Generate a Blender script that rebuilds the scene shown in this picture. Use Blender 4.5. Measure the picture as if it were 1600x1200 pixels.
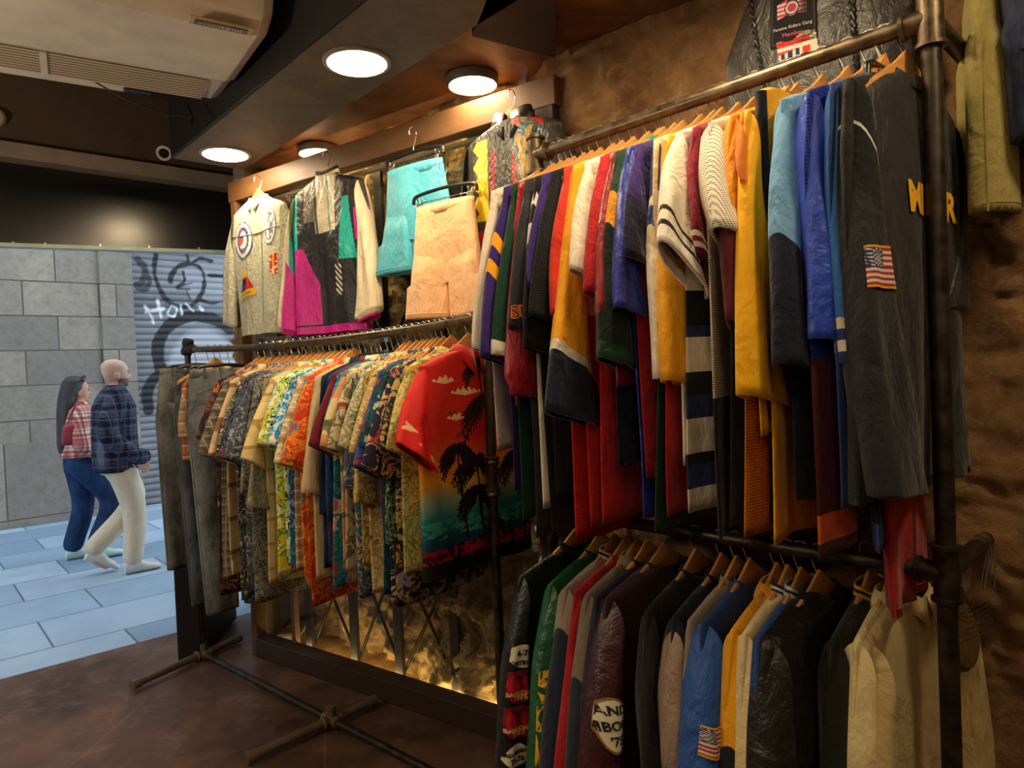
import bpy, math, random
import numpy as np
from mathutils import Vector, Matrix
PI = math.pi
for o in list(bpy.data.objects): bpy.data.objects.remove(o)
S = bpy.context.scene
C = S.collection
# ------------------------------------------------------------ camera
FPX = 1080.0; CAMZ = 1.5
PITCH = math.radians(1.2); ROLL = math.radians(2.4)
fwd = Vector((0, math.cos(PITCH), -math.sin(PITCH)))
r0 = Vector((1, 0, 0)); u0 = Vector((0, math.sin(PITCH), math.cos(PITCH)))
rgt = r0*math.cos(ROLL) - u0*math.sin(ROLL)
upv = r0*math.sin(ROLL) + u0*math.cos(ROLL)
cd = bpy.data.cameras.new('camera'); cam = bpy.data.objects.new('camera', cd); C.objects.link(cam)
M = Matrix.Identity(4)
for i in range(3):
    M[i][0] = rgt[i]; M[i][1] = upv[i]; M[i][2] = -fwd[i]
M[2][3] = CAMZ
cam.matrix_world = M
cd.sensor_width = 36; cd.sensor_fit = 'HORIZONTAL'; cd.lens = FPX/1600*36; cd.clip_start = .05
S.camera = cam
# ------------------------------------------------------------ world, exposure
w = bpy.data.worlds.new('sky'); S.world = w; w.use_nodes = True
bg = w.node_tree.nodes['Background']; bg.inputs[0].default_value = (.78, .89, 1, 1); bg.inputs[1].default_value = 2.0
S.view_settings.view_transform = 'Standard'; S.view_settings.look = 'None'
S.view_settings.gamma = 1; S.view_settings.use_curve_mapping = False
S.view_settings.exposure = 0.55
LAMP = 77.0            # radiance of the ceiling downlights
LAMP_COL = (1.0, .76, .46)
# ------------------------------------------------------------ measuring helpers (place along a known line or plane)
def proj(p):
    v = Vector(p) - Vector((0, 0, CAMZ)); d = v.dot(fwd)
    return 800 + FPX*v.dot(rgt)/d, 600 - FPX*v.dot(upv)/d
def ray(px, py):
    return fwd + rgt*((px-800)/FPX) + upv*((600-py)/FPX)
def on_z(px, py, z):
    r = ray(px, py); k = (z-CAMZ)/r.z; return Vector((r.x*k, r.y*k, z))
def on_plane(px, py, p0, n):
    r = ray(px, py); n = Vector(n); k = (Vector(p0)-Vector((0, 0, CAMZ))).dot(n)/r.dot(n)
    return Vector((0, 0, CAMZ)) + r*k
def z_at(x, y, py):
    a = Vector((x, y, 0)); c = (600-py)/FPX
    return CAMZ - (a.dot(upv) - c*a.dot(fwd))/(upv.z - c*fwd.z)
def solve_t(f, px, lo, hi):            # f(t) -> point ; pixel x rises with t
    for _ in range(40):
        m = (lo+hi)/2
        if proj(f(m))[0] < px: lo = m
        else: hi = m
    return (lo+hi)/2
# ------------------------------------------------------------ object helpers
def tag(o, label=None, cat=None, group=None, kind=None):
    if label: o['label'] = label
    if cat: o['category'] = cat
    if group: o['group'] = group
    if kind: o['kind'] = kind
    return o
def empty(name, loc=(0, 0, 0), rz=0, label=None, cat=None, group=None):
    o = bpy.data.objects.new(name, None); C.objects.link(o); o.location = loc; o.rotation_euler = (0, 0, rz)
    o.empty_display_size = .05
    return tag(o, label, cat, group)
def mesh_obj(name, V, F, mats, parent=None, mi=None, smooth=True, col=None, loc=None, rz=0):
    me = bpy.data.meshes.new(name); me.from_pydata([tuple(v) for v in V], [], [tuple(f) for f in F])
    if not isinstance(mats, (list, tuple)): mats = [mats]
    for m in mats: me.materials.append(m)
    if mi is not None: me.polygons.foreach_set('material_index', np.array(mi, dtype=np.int32))
    if smooth: me.polygons.foreach_set('use_smooth', np.ones(len(me.polygons), dtype=bool))
    if col is not None:
        a = me.color_attributes.new('Col', 'FLOAT_COLOR', 'POINT')
        c4 = np.ones((len(V), 4), dtype=np.float32); c4[:, :3] = col
        a.data.foreach_set('color', c4.ravel())
    me.update()
    o = bpy.data.objects.new(name, me); C.objects.link(o)
    if parent: o.parent = parent
    if loc is not None: o.location = loc
    if rz: o.rotation_euler = (0, 0, rz)
    return o
def grid_faces(n, m, cyc=False):       # n rows, m columns
    F = []
    mm = m if cyc else m-1
    for i in range(n-1):
        for j in range(mm):
            k = (j+1) % m
            F.append((i*m+j, i*m+k, (i+1)*m+k, (i+1)*m+j))
    return F
class MB:
    def __init__(s): s.V = []; s.F = []
    def add(s, V, F):
        b = len(s.V); s.V += [tuple(v) for v in V]; s.F += [tuple(b+i for i in f) for f in F]; return s
    def box(s, c, size, R=None, bev=0):
        hx, hy, hz = [q/2 for q in size]
        c = Vector(c)
        V = [Vector((x*hx, y*hy, z*hz)) for x in (-1, 1) for y in (-1, 1) for z in (-1, 1)]
        if R is not None: V = [R @ v for v in V]
        return s.add([c+v for v in V], [(0, 1, 3, 2), (4, 6, 7, 5), (0, 4, 5, 1), (2, 3, 7, 6), (0, 2, 6, 4), (1, 5, 7, 3)])
    def prism(s, pts, z0, z1):          # plan polygon, counter-clockwise
        n = len(pts)
        V = [(x, y, z0) for x, y in pts] + [(x, y, z1) for x, y in pts]
        F = [tuple(range(n))[::-1], tuple(range(n, 2*n))] + [(i, (i+1) % n, n+(i+1) % n, n+i) for i in range(n)]
        return s.add(V, F)
    def tube(s, pts, r, n=10, cap=True, flat=1.0):
        pts = [Vector(p) for p in pts]; k = len(pts)
        if not hasattr(r, '__len__'): r = [r]*k
        t0 = (pts[1]-pts[0]).normalized(); a = Vector((0, 0, 1)) if abs(t0.z) < .9 else Vector((1, 0, 0))
        nrm = t0.cross(a).normalized(); rows = []
        for i, p in enumerate(pts):
            t = (pts[min(i+1, k-1)]-pts[max(i-1, 0)]).normalized()
            nrm = (nrm - t*nrm.dot(t)).normalized(); b = t.cross(nrm)
            rows += [p + (nrm*math.cos(2*PI*j/n) + b*flat*math.sin(2*PI*j/n))*r[i] for j in range(n)]
        F = grid_faces(k, n, True)
        if cap: F += [tuple(range(n))[::-1], tuple(range((k-1)*n, k*n))]
        return s.add(rows, F)
    def lathe(s, prof, c=(0, 0, 0), n=24, axis=None):   # prof (r,z)
        c = Vector(c); Q = Vector((0, 0, 1)).rotation_difference(Vector(axis)) if axis is not None else None
        V = []
        for r, z in prof:
            for j in range(n):
                v = Vector((r*math.cos(2*PI*j/n), r*math.sin(2*PI*j/n), z))
                if Q: v = Q @ v
                V.append(c+v)
        F = grid_faces(len(prof), n, True) + [tuple(range(n))[::-1], tuple(range((len(prof)-1)*n, len(prof)*n))]
        return s.add(V, F)
    def build(s, name, mat, parent=None, smooth=False, bevel=0, loc=None, rz=0):
        o = mesh_obj(name, s.V, s.F, mat, parent, smooth=smooth, loc=loc, rz=rz)
        if bevel:
            b = o.modifiers.new('bevel', 'BEVEL'); b.width = bevel; b.segments = 2; b.limit_method = 'ANGLE'
        if smooth and hasattr(o.data, 'set_sharp_from_angle'): o.data.set_sharp_from_angle(angle=math.radians(50))
        return o
def catmull(pts, n=8):
    P = [Vector(p) for p in pts]; P = [P[0]*2-P[1]] + P + [P[-1]*2-P[-2]]; out = []
    for i in range(1, len(P)-2):
        for k in range(n):
            t = k/n; a, b, c, d = P[i-1:i+3]
            out.append(.5*((2*b)+(c-a)*t+(2*a-5*b+4*c-d)*t*t+(3*b-a-3*c+d)*t**3))
    out.append(P[-2]); return out
# ------------------------------------------------------------ numpy noise
def _h(ix, iy, iz, seed):
    n = (ix*374761393 + iy*668265263 + iz*2147483647 + seed*974711).astype(np.int64) & 0x7fffffff
    n = ((n ^ (n >> 13))*1274126177) & 0x7fffffff
    return ((n ^ (n >> 16)) & 0xffff)/65535.0
def vnoise(x, y, z=0.0, seed=0):
    x = np.asarray(x, float); y = np.asarray(y, float)+0*x; z = np.asarray(z, float)+0*x
    ix, iy, iz = [np.floor(q).astype(np.int64) for q in (x, y, z)]
    fx, fy, fz = x-ix, y-iy, z-iz
    fx, fy, fz = [q*q*(3-2*q) for q in (fx, fy, fz)]
    r = 0
    for a in (0, 1):
        for b in (0, 1):
            for c in (0, 1):
                r = r + _h(ix+a, iy+b, iz+c, seed)*(fx if a else 1-fx)*(fy if b else 1-fy)*(fz if c else 1-fz)
    return r*2-1
def fbm(x, y, z=0.0, oct=4, seed=0, gain=.5):
    r = 0; a = 1; f = 1
    for i in range(oct):
        r = r + a*vnoise(x*f, y*f, np.asarray(z)*f, seed+i); a *= gain; f *= 2.03
    return r
# ------------------------------------------------------------ materials
def srgb(*c):
    if len(c) == 1 and isinstance(c[0], str):
        h = c[0].lstrip('#'); c = [int(h[i:i+2], 16)/255 for i in (0, 2, 4)]
    return tuple(((v/12.92) if v <= .04045 else ((v+.055)/1.055)**2.4) for v in c)
class NT:
    def __init__(s, name, rough=.8, spec=.3, metal=0):
        s.m = bpy.data.materials.new(name); s.m.use_nodes = True; s.t = s.m.node_tree; s.t.nodes.clear()
        s.out = s.n('ShaderNodeOutputMaterial'); s.b = s.n('ShaderNodeBsdfPrincipled')
        s.l(s.b.outputs[0], s.out.inputs[0])
        s.b.inputs['Roughness'].default_value = rough; s.b.inputs['Specular IOR Level'].default_value = spec
        s.b.inputs['Metallic'].default_value = metal
    def n(s, t, **k):
        n = s.t.nodes.new(t)
        for a, v in k.items(): setattr(n, a, v)
        return n
    def l(s, a, b): s.t.links.new(a, b)
    def coord(s, scale=1.0, rnd=True, kind='Object'):
        tc = s.n('ShaderNodeTexCoord'); mp = s.n('ShaderNodeMapping')
        s.l(tc.outputs[kind], mp.inputs[0])
        mp.inputs['Scale'].default_value = (scale,)*3 if not hasattr(scale, '__len__') else scale
        if rnd:
            oi = s.n('ShaderNodeObjectInfo'); mu = s.n('ShaderNodeMath', operation='MULTIPLY'); mu.inputs[1].default_value = 37.0
            s.l(oi.outputs['Random'], mu.inputs[0]); s.l(mu.outputs[0], mp.inputs['Location'])
        return mp.outputs[0]
    def noise(s, v, sc, det=3, rough=.5, dist=0, out=0):
        n = s.n('ShaderNodeTexNoise'); s.l(v, n.inputs['Vector']); n.inputs['Scale'].default_value = sc
        n.inputs['Detail'].default_value = det; n.inputs['Roughness'].default_value = rough; n.inputs['Distortion'].default_value = dist
        return n.outputs[out]
    def voro(s, v, sc, feat='F1', out='Distance', rnd=1):
        n = s.n('ShaderNodeTexVoronoi'); n.feature = feat; s.l(v, n.inputs['Vector']); n.inputs['Scale'].default_value = sc
        n.inputs['Randomness'].default_value = rnd
        return n.outputs[out]
    def ramp(s, v, stops, interp='LINEAR'):
        r = s.n('ShaderNodeValToRGB'); r.color_ramp.interpolation = interp; e = r.color_ramp.elements
        while len(e) < len(stops): e.new(.5)
        for i, (p, c) in enumerate(stops):
            e[i].position = p; e[i].color = (c, c, c, 1) if not hasattr(c, '__len__') else tuple(c)+(1,)
        s.l(v, r.inputs[0]); return r.outputs[0]
    def mix(s, f, a, b, mode='MIX'):
        m = s.n('ShaderNodeMix', data_type='RGBA', blend_type=mode)
        for k, v in ((0, f), (6, a), (7, b)):
            if hasattr(v, 'is_linked') or hasattr(v, 'node'): s.l(v, m.inputs[k])
            else: m.inputs[k].default_value = v if k == 0 else tuple(v)+(1,)
        return m.outputs[2]
    def math(s, op, a, b=0.0, cl=False):
        m = s.n('ShaderNodeMath', operation=op); m.use_clamp = cl
        for k, v in ((0, a), (1, b)):
            if hasattr(v, 'node'): s.l(v, m.inputs[k])
            else: m.inputs[k].default_value = v
        return m.outputs[0]
    def col(s, v):
        if hasattr(v, 'node'): s.l(v, s.b.inputs['Base Color'])
        else: s.b.inputs['Base Color'].default_value = tuple(v)+(1,)
    def bump(s, h, d=.01, st=.5, prev=None):
        b = s.n('ShaderNodeBump'); b.inputs['Distance'].default_value = d; b.inputs['Strength'].default_value = st
        s.l(h, b.inputs['Height'])
        if prev is not None: s.l(prev, b.inputs['Normal'])
        s.l(b.outputs[0], s.b.inputs['Normal']); return b.outputs[0]
_mc = {}
def cached(f):
    def g(*a, **k):
        key = (f.__name__, a, tuple(sorted(k.items())))
        if key not in _mc: _mc[key] = f(*a, **k)
        return _mc[key]
    return g
@cached
def plain(c, rough=.6, spec=.4, metal=0, bump=0, bs=60):
    m = NT('painted', rough, spec, metal); v = m.coord(1)
    k = m.noise(v, 9, 4)
    m.col(m.mix(m.ramp(k, [(.3, 0), (.75, 1)]), [q*.82 for q in c], [min(1, q*1.08) for q in c]))
    if bump: m.bump(m.noise(v, bs, 4), .004, bump)
    return m.m
def wrinkle(m, amt=.5, cr=0):
    v = m.coord((1, 1, .55))
    a = m.noise(v, 8, 5, .6, .35); b = m.bump(a, .036, min(1, amt*1.3))
    if cr: b = m.bump(m.noise(m.coord((1, 1, .7)), 26, 3, .55, .5), .006, cr*.6, b)
    w = m.noise(m.coord(1), 900, 1); m.bump(w, .001, .25, b)
@cached
def cloth(c, rough=.85, wr=.6, cr=0, sheen=.15, spec=.2):
    c = srgb(c) if isinstance(c, str) else c
    m = NT('cloth', rough, spec); v = m.coord(1)
    m.col(m.mix(m.noise(v, 14, 4), [q*.85 for q in c], [min(1, q*1.12) for q in c]))
    m.b.inputs['Sheen Weight'].default_value = sheen; m.b.inputs['Sheen Roughness'].default_value = .5
    wrinkle(m, wr, cr); return m.m
def satin(c): return cloth(c, .38, .6, .6, .1, .5)
def nylon(c): return cloth(c, .5, .7, .8, .1, .4)
def leather(c, rough=.36): return leather_(c, rough)
@cached
def leather_(c, rough):
    c = srgb(c) if isinstance(c, str) else c
    m = NT('leather', rough, .5); v = m.coord(1)
    m.col(m.mix(m.noise(v, 12, 5), [q*.7 for q in c], [min(1, q*1.4) for q in c]))
    b = m.bump(m.noise(m.coord((1, 1, .7)), 11, 5, .6, .5), .025, .7)
    m.bump(m.voro(v, 260), .001, .3, b); return m.m
@cached
def meshcloth(c, sc=150):
    c = srgb(c) if isinstance(c, str) else c
    m = NT('mesh_cloth', .8, .2); v = m.coord((1, .0, 1), rnd=False)
    d = m.ramp(m.voro(v, sc, rnd=0), [(.22, 0), (.34, 1)])
    m.col(m.mix(d, [q*.22 for q in c], c)); b = m.bump(d, .0015, .6)
    m.bump(m.noise(m.coord((1, 1, .6)), 9, 4, .5, 1), .02, .4, b); return m.m
@cached
def denim(c, fade=1.7):
    c = srgb(c) if isinstance(c, str) else c
    m = NT('denim', .9, .15); v = m.coord((1, 1, .6))
    k = m.ramp(m.noise(v, 7, 8, .7), [(.40, 0), (.62, 1)])
    m.col(m.mix(k, [q*.7 for q in c], [min(1, q*fade*1.25) for q in c]))
    b = m.bump(m.noise(v, 8, 6, .65, .4), .04, .8)
    w = m.n('ShaderNodeTexWave'); w.inputs['Scale'].default_value = 260; m.l(m.coord(1), w.inputs[0])
    m.bump(w.outputs[1], .0008, .5, b); return m.m
@cached
def acid_denim():
    m = NT('acid_wash_denim', .9, .15); v = m.coord(1)
    k = m.ramp(m.noise(v, 75, 7, .8, .2), [(.36, 0), (.62, 1)])
    m.col(m.mix(k, srgb('#858c82'), srgb('#d2cfb6')))
    b = m.bump(m.noise(m.coord((1, 1, .6)), 9, 4, .5, 1), .02, .5); m.bump(m.noise(v, 200, 3), .002, .5, b); return m.m
@cached
def floral(base, c1, c2, c3=None, sc=22, den=.5):
    base, c1, c2 = [srgb(q) for q in (base, c1, c2)]; c3 = srgb(c3) if c3 else c2
    m = NT('floral_cloth', .75, .25); v = m.coord(1)
    nz = m.n('ShaderNodeTexNoise'); m.l(v, nz.inputs['Vector']); nz.inputs['Scale'].default_value = sc*1.6; nz.inputs['Detail'].default_value = 1
    vm = m.n('ShaderNodeMixRGB'); vm.blend_type = 'LINEAR_LIGHT'; vm.inputs[0].default_value = .035
    m.l(v, vm.inputs[1]); m.l(nz.outputs[1], vm.inputs[2])
    vv = vm.outputs[0]
    # leaves and stems
    lf = m.ramp(m.noise(vv, sc*.8, 2, .5, 2.5), [(.5, 0), (.53, 1), (.60, 1), (.63, 0)])
    c = m.mix(lf, base, c2)
    # flowers with a darker/lighter heart
    vd = m.voro(vv, sc); pick = m.voro(vv, sc, out='Color')
    sp = m.n('ShaderNodeSeparateColor'); m.l(pick, sp.inputs[0])
    on = m.ramp(sp.outputs[0], [(0, 1), (den, 1), (den+.02, 0)])
    pet = m.math('MULTIPLY', m.ramp(vd, [(.40, 1), (.44, 0)]), on)
    c = m.mix(pet, c, m.mix(m.ramp(sp.outputs[1], [(.45, 0), (.55, 1)]), c1, c3))
    hrt = m.math('MULTIPLY', m.ramp(vd, [(.10, 1), (.16, 0)]), on)
    c = m.mix(hrt, c, base)
    ol = m.math('MULTIPLY', m.ramp(vd, [(.26, 0), (.29, 1), (.31, 1), (.34, 0)]), on)
    c = m.mix(m.math('MULTIPLY', ol, .6), c, c2)
    m.col(c); wrinkle(m, .35); return m.m
@cached
def leafy(base, c1, c2, sc=10):
    base, c1, c2 = [srgb(q) for q in (base, c1, c2)]
    m = NT('leaf_print_cloth', .75, .25); v = m.coord(1)
    a = m.ramp(m.noise(v, sc, 4, .65, 3), [(.46, 0), (.48, 1), (.53, 1), (.55, 0)])
    b = m.ramp(m.noise(v, sc*2.2, 3, .6, 2), [(.56, 0), (.58, 1)])
    m.col(m.mix(b, m.mix(a, base, c1), c2)); wrinkle(m, .35); return m.m
@cached
def plaid(base, c1, c2, sc=16, soft=False):
    base, c1, c2 = [srgb(q) for q in (base, c1, c2)]
    m = NT('plaid_cloth', .85, .2); v = m.coord(1, rnd=False)
    s = m.n('ShaderNodeSeparateXYZ'); m.l(v, s.inputs[0])
    c = base
    for ax, (f, cc, lo, op) in enumerate([(1, c1, .62, .55), (1, c2, .86, .8)]):
        for k in (0, 2):
            q = s.outputs[k] if k == 2 else m.math('ADD', s.outputs[0], s.outputs[1])
            x = m.math('FRACT', m.math('MULTIPLY', m.math('ADD', q, 5+.3*ax), sc*f))
            e = .12 if soft else .01
            bnd = m.ramp(x, [(lo-e, 0), (lo, 1), (min(.98, lo+.26-ax*.14), 1), (min(1, lo+.26-ax*.14+e), 0)])
            c = m.mix(m.math('MULTIPLY', bnd, op), c, cc)
    m.col(c); wrinkle(m, .35); return m.m
@cached
def painted(rough=.8, wr=.4, spec=.2, cr=0):
    m = NT('printed_cloth', rough, spec); a = m.n('ShaderNodeAttribute', attribute_name='Col')
    m.col(a.outputs[0]); wrinkle(m, wr, cr); return m.m
@cached
def wood(c, sc=18, rough=.4):
    c = srgb(c) if isinstance(c, str) else c
    m = NT('wood', rough, .4); v = m.coord((1, 6, 6))
    k = m.noise(v, sc, 4, .6, .8)
    m.col(m.mix(k, [q*.6 for q in c], [min(1, q*1.25) for q in c])); m.bump(k, .002, .2); return m.m
@cached
def metal(c, rough=.35, mt=1.0, dirt=.3):
    c = srgb(c) if isinstance(c, str) else c
    m = NT('metal', rough, .5, mt); v = m.coord(1)
    k = m.noise(v, 25, 5, .65)
    m.col(m.mix(m.ramp(k, [(.35, 0), (.65, 1)]), [q*(1-dirt) for q in c], [min(1, q*1.15) for q in c]))
    m.l(m.ramp(k, [(.3, rough*.7), (.7, min(1, rough*1.4))]), m.b.inputs['Roughness']); m.bump(k, .002, .25); return m.m
@cached
def emis(c, st):
    m = NT('lamp_light'); m.t.nodes.remove(m.b); e = m.n('ShaderNodeEmission'); e.inputs[0].default_value = tuple(c)+(1,); e.inputs[1].default_value = st
    m.l(e.outputs[0], m.out.inputs[0]); return m.m
@cached
def glass():
    m = NT('window_glass'); m.t.nodes.remove(m.b)
    t = m.n('ShaderNodeBsdfTransparent'); t.inputs[0].default_value = (.93, .95, .92, 1)
    g = m.n('ShaderNodeBsdfGlossy'); g.inputs['Roughness'].default_value = .03
    lw = m.n('ShaderNodeLayerWeight'); lw.inputs[0].default_value = .5; fr = m.math('ADD', m.math('MULTIPLY', m.math('POWER', lw.outputs[1], 5), .9), .035, True); x = m.n('ShaderNodeMixShader')
    m.l(fr, x.inputs[0]); m.l(t.outputs[0], x.inputs[1]); m.l(g.outputs[0], x.inputs[2]); m.l(x.outputs[0], m.out.inputs[0]); return m.m
# ============================================================ THE SETTING
FD = Vector((.745, .667, 0)).normalized()          # along the street
FP = Vector((-2.09, 4.14, 0))                      # a point on the shop front line
UW = Vector((-.70, .714, 0)).normalized(); W0 = Vector((-.115, 2.967, 0))   # stone wall line
NW = Vector((-UW.y, UW.x, 0))                      # points into the room (towards the camera)
if NW.dot(-W0) < 0: NW = -NW
def P2(v): return (v.x, v.y)
# floor of the shop
m = NT('stained_floor', .5, .35); v = m.coord(1, rnd=False)
a = m.noise(v, 1.6, 8, .62, .6); b = m.noise(v, 7, 8, .7)
c = m.mix(m.ramp(a, [(.35, 0), (.68, 1)]), srgb('#3c2a23'), srgb('#6e4f3f'))
c = m.mix(m.ramp(b, [(.5, 0), (.7, .6)]), c, srgb('#7a6353'))
rg = m.voro(v, 1.1); ring = m.ramp(rg, [(.30, 0), (.315, .35), (.325, .35), (.34, 0)])
c = m.mix(ring, c, srgb('#2a1a12'))
cr = m.voro(v, .8, feat='DISTANCE_TO_EDGE'); c = m.mix(m.ramp(cr, [(0, .14), (.003, 0)]), c, srgb('#a08870'))
m.col(c); m.l(m.ramp(a, [(.3, .34), (.7, .55)]), m.b.inputs['Roughness']); m.bump(b, .003, .3)
FLOORM = m.m
def fl(t): return P2(FP + FD*t)
mb = MB(); mb.prism([fl(-6), (-6, -4), (4, -4), (4, 3), fl(4)], -.1, 0); tag(mb.build('floor', FLOORM), kind='structure')
# street paving
m = NT('paving', .55, .4); tc = m.n('ShaderNodeTexCoord'); mp = m.n('ShaderNodeMapping'); m.l(tc.outputs['Object'], mp.inputs[0])
mp.inputs['Rotation'].default_value = (0, 0, -math.atan2(FD.y, FD.x))
br = m.n('ShaderNodeTexBrick'); m.l(mp.outputs[0], br.inputs[0]); br.inputs['Scale'].default_value = 1; br.inputs['Brick Width'].default_value = 1.0
br.inputs['Row Height'].default_value = .6; br.inputs['Mortar Size'].default_value = .007; br.inputs['Mortar Smooth'].default_value = .3; br.offset = .37
br.inputs[1].default_value = srgb('#9fb6ca')+(1,); br.inputs[2].default_value = srgb('#6d879f')+(1,); br.inputs[3].default_value = srgb('#4b5963')+(1,)
n = m.noise(mp.outputs[0], 3, 6, .6); m.col(m.mix(m.ramp(n, [(.35, .0), (.8, .4)]), br.outputs[0], srgb('#5f7488')))
m.bump(br.outputs[1], .004, -.4)
mb = MB(); mb.prism([P2(FP-FD*14), P2(FP+FD*16), P2(FP+FD*16+Vector((-.667, .745, 0))*14), P2(FP-FD*14+Vector((-.667, .745, 0))*14)], -.1, -.004)
tag(mb.build('floor_street', m.m), kind='structure')
# opposite building: stone blocks with a projecting plinth and pilaster
SO = Vector((-5.59, 7.46, 0)); SN = Vector((-FD.y, FD.x, 0))        # SN points away from the shop
SROT = math.atan2(FD.y, FD.x)
def stone_mat(name, bw, rh, off, z0, seed=0):
    m = NT(name, .85, .2); tc = m.n('ShaderNodeTexCoord'); sp = m.n('ShaderNodeSeparateXYZ'); m.l(tc.outputs['Object'], sp.inputs[0])
    cb = m.n('ShaderNodeCombineXYZ'); m.l(m.math('ADD', sp.outputs[0], 20+off), cb.inputs[0]); m.l(m.math('ADD', sp.outputs[2], 20-z0), cb.inputs[1])
    br = m.n('ShaderNodeTexBrick'); m.l(cb.outputs[0], br.inputs[0]); br.inputs['Scale'].default_value = 1; br.inputs['Brick Width'].default_value = bw
    br.inputs['Row Height'].default_value = rh; br.inputs['Mortar Size'].default_value = .008; br.inputs['Mortar Smooth'].default_value = .2; br.offset = .43
    br.inputs[1].default_value = srgb('#a09688')+(1,); br.inputs[2].default_value = srgb('#7c7870')+(1,); br.inputs[3].default_value = srgb('#4a4643')+(1,)
    v = m.coord(1, rnd=False); n1 = m.noise(v, 1.6, 6, .6); n2 = m.noise(v, 14, 6, .7)
    c = m.mix(m.ramp(n1, [(.35, 0), (.7, .6)]), br.outputs[0], srgb('#6f6a66')); c = m.mix(m.ramp(n2, [(.45, 0), (.7, .5)]), c, srgb('#625644'))
    m.col(c); b = m.bump(br.outputs[1], .012, -.7); m.bump(n2, .01, .6, b); return m.m
bm1 = stone_mat('stone_blocks', .74, .387, .1, .913+.387*53-20)
bm2 = stone_mat('stone_plinth', 1.5, .913, .3, 0)
def wall_seg(name, s0, s1, z0, z1, mat, dep=.0, th=.4):
    mb = MB(); mb.box(((s0+s1)/2, th/2-dep, (z0+z1)/2), (s1-s0, th, z1-z0)); o = mb.build(name, mat, loc=SO, rz=SROT)
    return tag(o, kind='structure')
sx = lambda px: (on_plane(px, 600, SO, SN)-SO).dot(FD)
S1 = sx(196); S2 = sx(214)
wall_seg('wall_street', -9, S1-.22, .913, 7.5, bm1); wall_seg('wall_street_plinth', -9, S1-.2, 0, .913, bm2, .035)
wall_seg('wall_street_pilaster', S1-.22, S2, 0, 7.5, stone_mat('stone_pilaster', .9, .387, .0, .913+.387*53-20), .05)
wall_seg('wall_street_lintel', S2, S2+3.2, 3.3, 7.5, bm1); wall_seg('wall_street_far', S2+3.2, 11, 0, 7.5, bm1)
# roller shutter, painted with graffiti
NX, NZ = 300, 260; W_, H_ = 3.2, 3.3
xs = np.linspace(0, W_, NX); zs = np.linspace(0, H_, NZ); X, Z = np.meshgrid(xs, zs)
pit = .085; ph = (Z % pit)/pit; Y = .16 - .018*np.abs(np.sin(ph*PI))
def seg_d(X, Z, pts):
    d = np.full(X.shape, 9.)
    for (x0, z0), (x1, z1) in zip(pts[:-1], pts[1:]):
        vx, vz = x1-x0, z1-z0; t = np.clip(((X-x0)*vx+(Z-z0)*vz)/(vx*vx+vz*vz+1e-9), 0, 1)
        d = np.minimum(d, np.hypot(X-x0-t*vx, Z-z0-t*vz))
    return d
def smooth2(pts, n=8): return [(p.x, p.y) for p in catmull([(a, b, 0) for a, b in pts], n)]
def gpt(px, py):
    p = on_plane(px, py, SO+SN*.15, SN)-SO; return (p.dot(FD)-S2, p.z)
colr = np.zeros(X.shape+(3,)); base = np.array(srgb('#74767b')); colr[:] = base
colr *= (1+.25*fbm(X*2, Z*2, 0, 4, 5))[..., None]
colr *= np.where(ph < .16, .45, 1)[..., None]
def stroke(pts, wd, c, al=1.):
    d = seg_d(X, Z, smooth2([gpt(*p) for p in pts])) + .012*fbm(X*9, Z*9, 0, 2, 3)
    a = (np.clip((wd-d)/.015, 0, 1)*al)[..., None]; colr[:] = colr*(1-a)+np.array(c)*a
BK = srgb('#17181c'); WH = srgb('#c9ccd2'); DK = srgb('#34363c')
x0g, z0g = gpt(345, 520)
for (cx, cy, rx, ry, cc, aa) in [(322, 600, 62, 92, srgb('#9a9da4'), .9), (345, 440, 60, 50, srgb('#9a9ea8'), .5)]:
    g0 = gpt(cx, cy); g1 = gpt(cx+rx, cy); g2 = gpt(cx, cy-ry)
    r = np.sqrt(((X-g0[0])/(g1[0]-g0[0]))**2+((Z-g0[1])/(g2[1]-g0[1]))**2); a = (np.clip((1-r)*8, 0, 1)*aa)[..., None]; colr[:] = colr*(1-a)+np.array(cc)*a
a = (np.clip((gpt(300, 455)[1]-Z)*4, 0, 1)*np.clip((Z-gpt(300, 500)[1])*4, 0, 1)*.75)[..., None]; colr[:] = colr*(1-a)+np.array(DK)*a
stroke([(243, 395), (242, 430), (255, 462), (275, 478), (297, 478), (315, 460), (319, 435), (312, 418), (296, 412), (278, 416), (268, 430), (266, 440)], .035, BK)
stroke([(286, 425), (288, 440), (277, 450), (296, 452)], .022, BK); stroke([(290, 452), (297, 468)], .022, BK); stroke([(280, 447), (300, 442)], .018, BK)
stroke([(292, 396), (296, 412), (312, 404), (330, 408)], .03, BK); stroke([(312, 468), (330, 474), (350, 470)], .025, BK); stroke([(326, 430), (350, 432)], .03, BK)
stroke([(258, 585), (246, 560), (250, 530), (268, 505), (300, 494), (335, 500), (360, 515)], .08, BK); stroke([(232, 640), (232, 605), (255, 585), (300, 582), (350, 590)], .07, BK)
stroke([(215, 405), (226, 420), (222, 440), (214, 445)], .05, DK); stroke([(228, 425), (234, 440), (226, 452), (216, 450)], .04, DK)
stroke([(226, 478), (236, 494), (240, 505)], .02, WH); stroke([(246, 470), (252, 496)], .02, WH); stroke([(228, 488), (256, 482)], .02, WH)
stroke([(268, 478), (262, 490), (272, 494), (276, 482), (268, 478)], .018, WH); stroke([(282, 476), (284, 490)], .018, WH); stroke([(312, 480), (316, 484)], .03, WH); stroke([(290, 474), (302, 486)], .018, WH)
V = np.stack([X, Y, Z], -1).reshape(-1, 3)
m = NT('shutter_paint', .5, .4); at = m.n('ShaderNodeAttribute', attribute_name='Col'); m.col(at.outputs[0])
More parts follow.
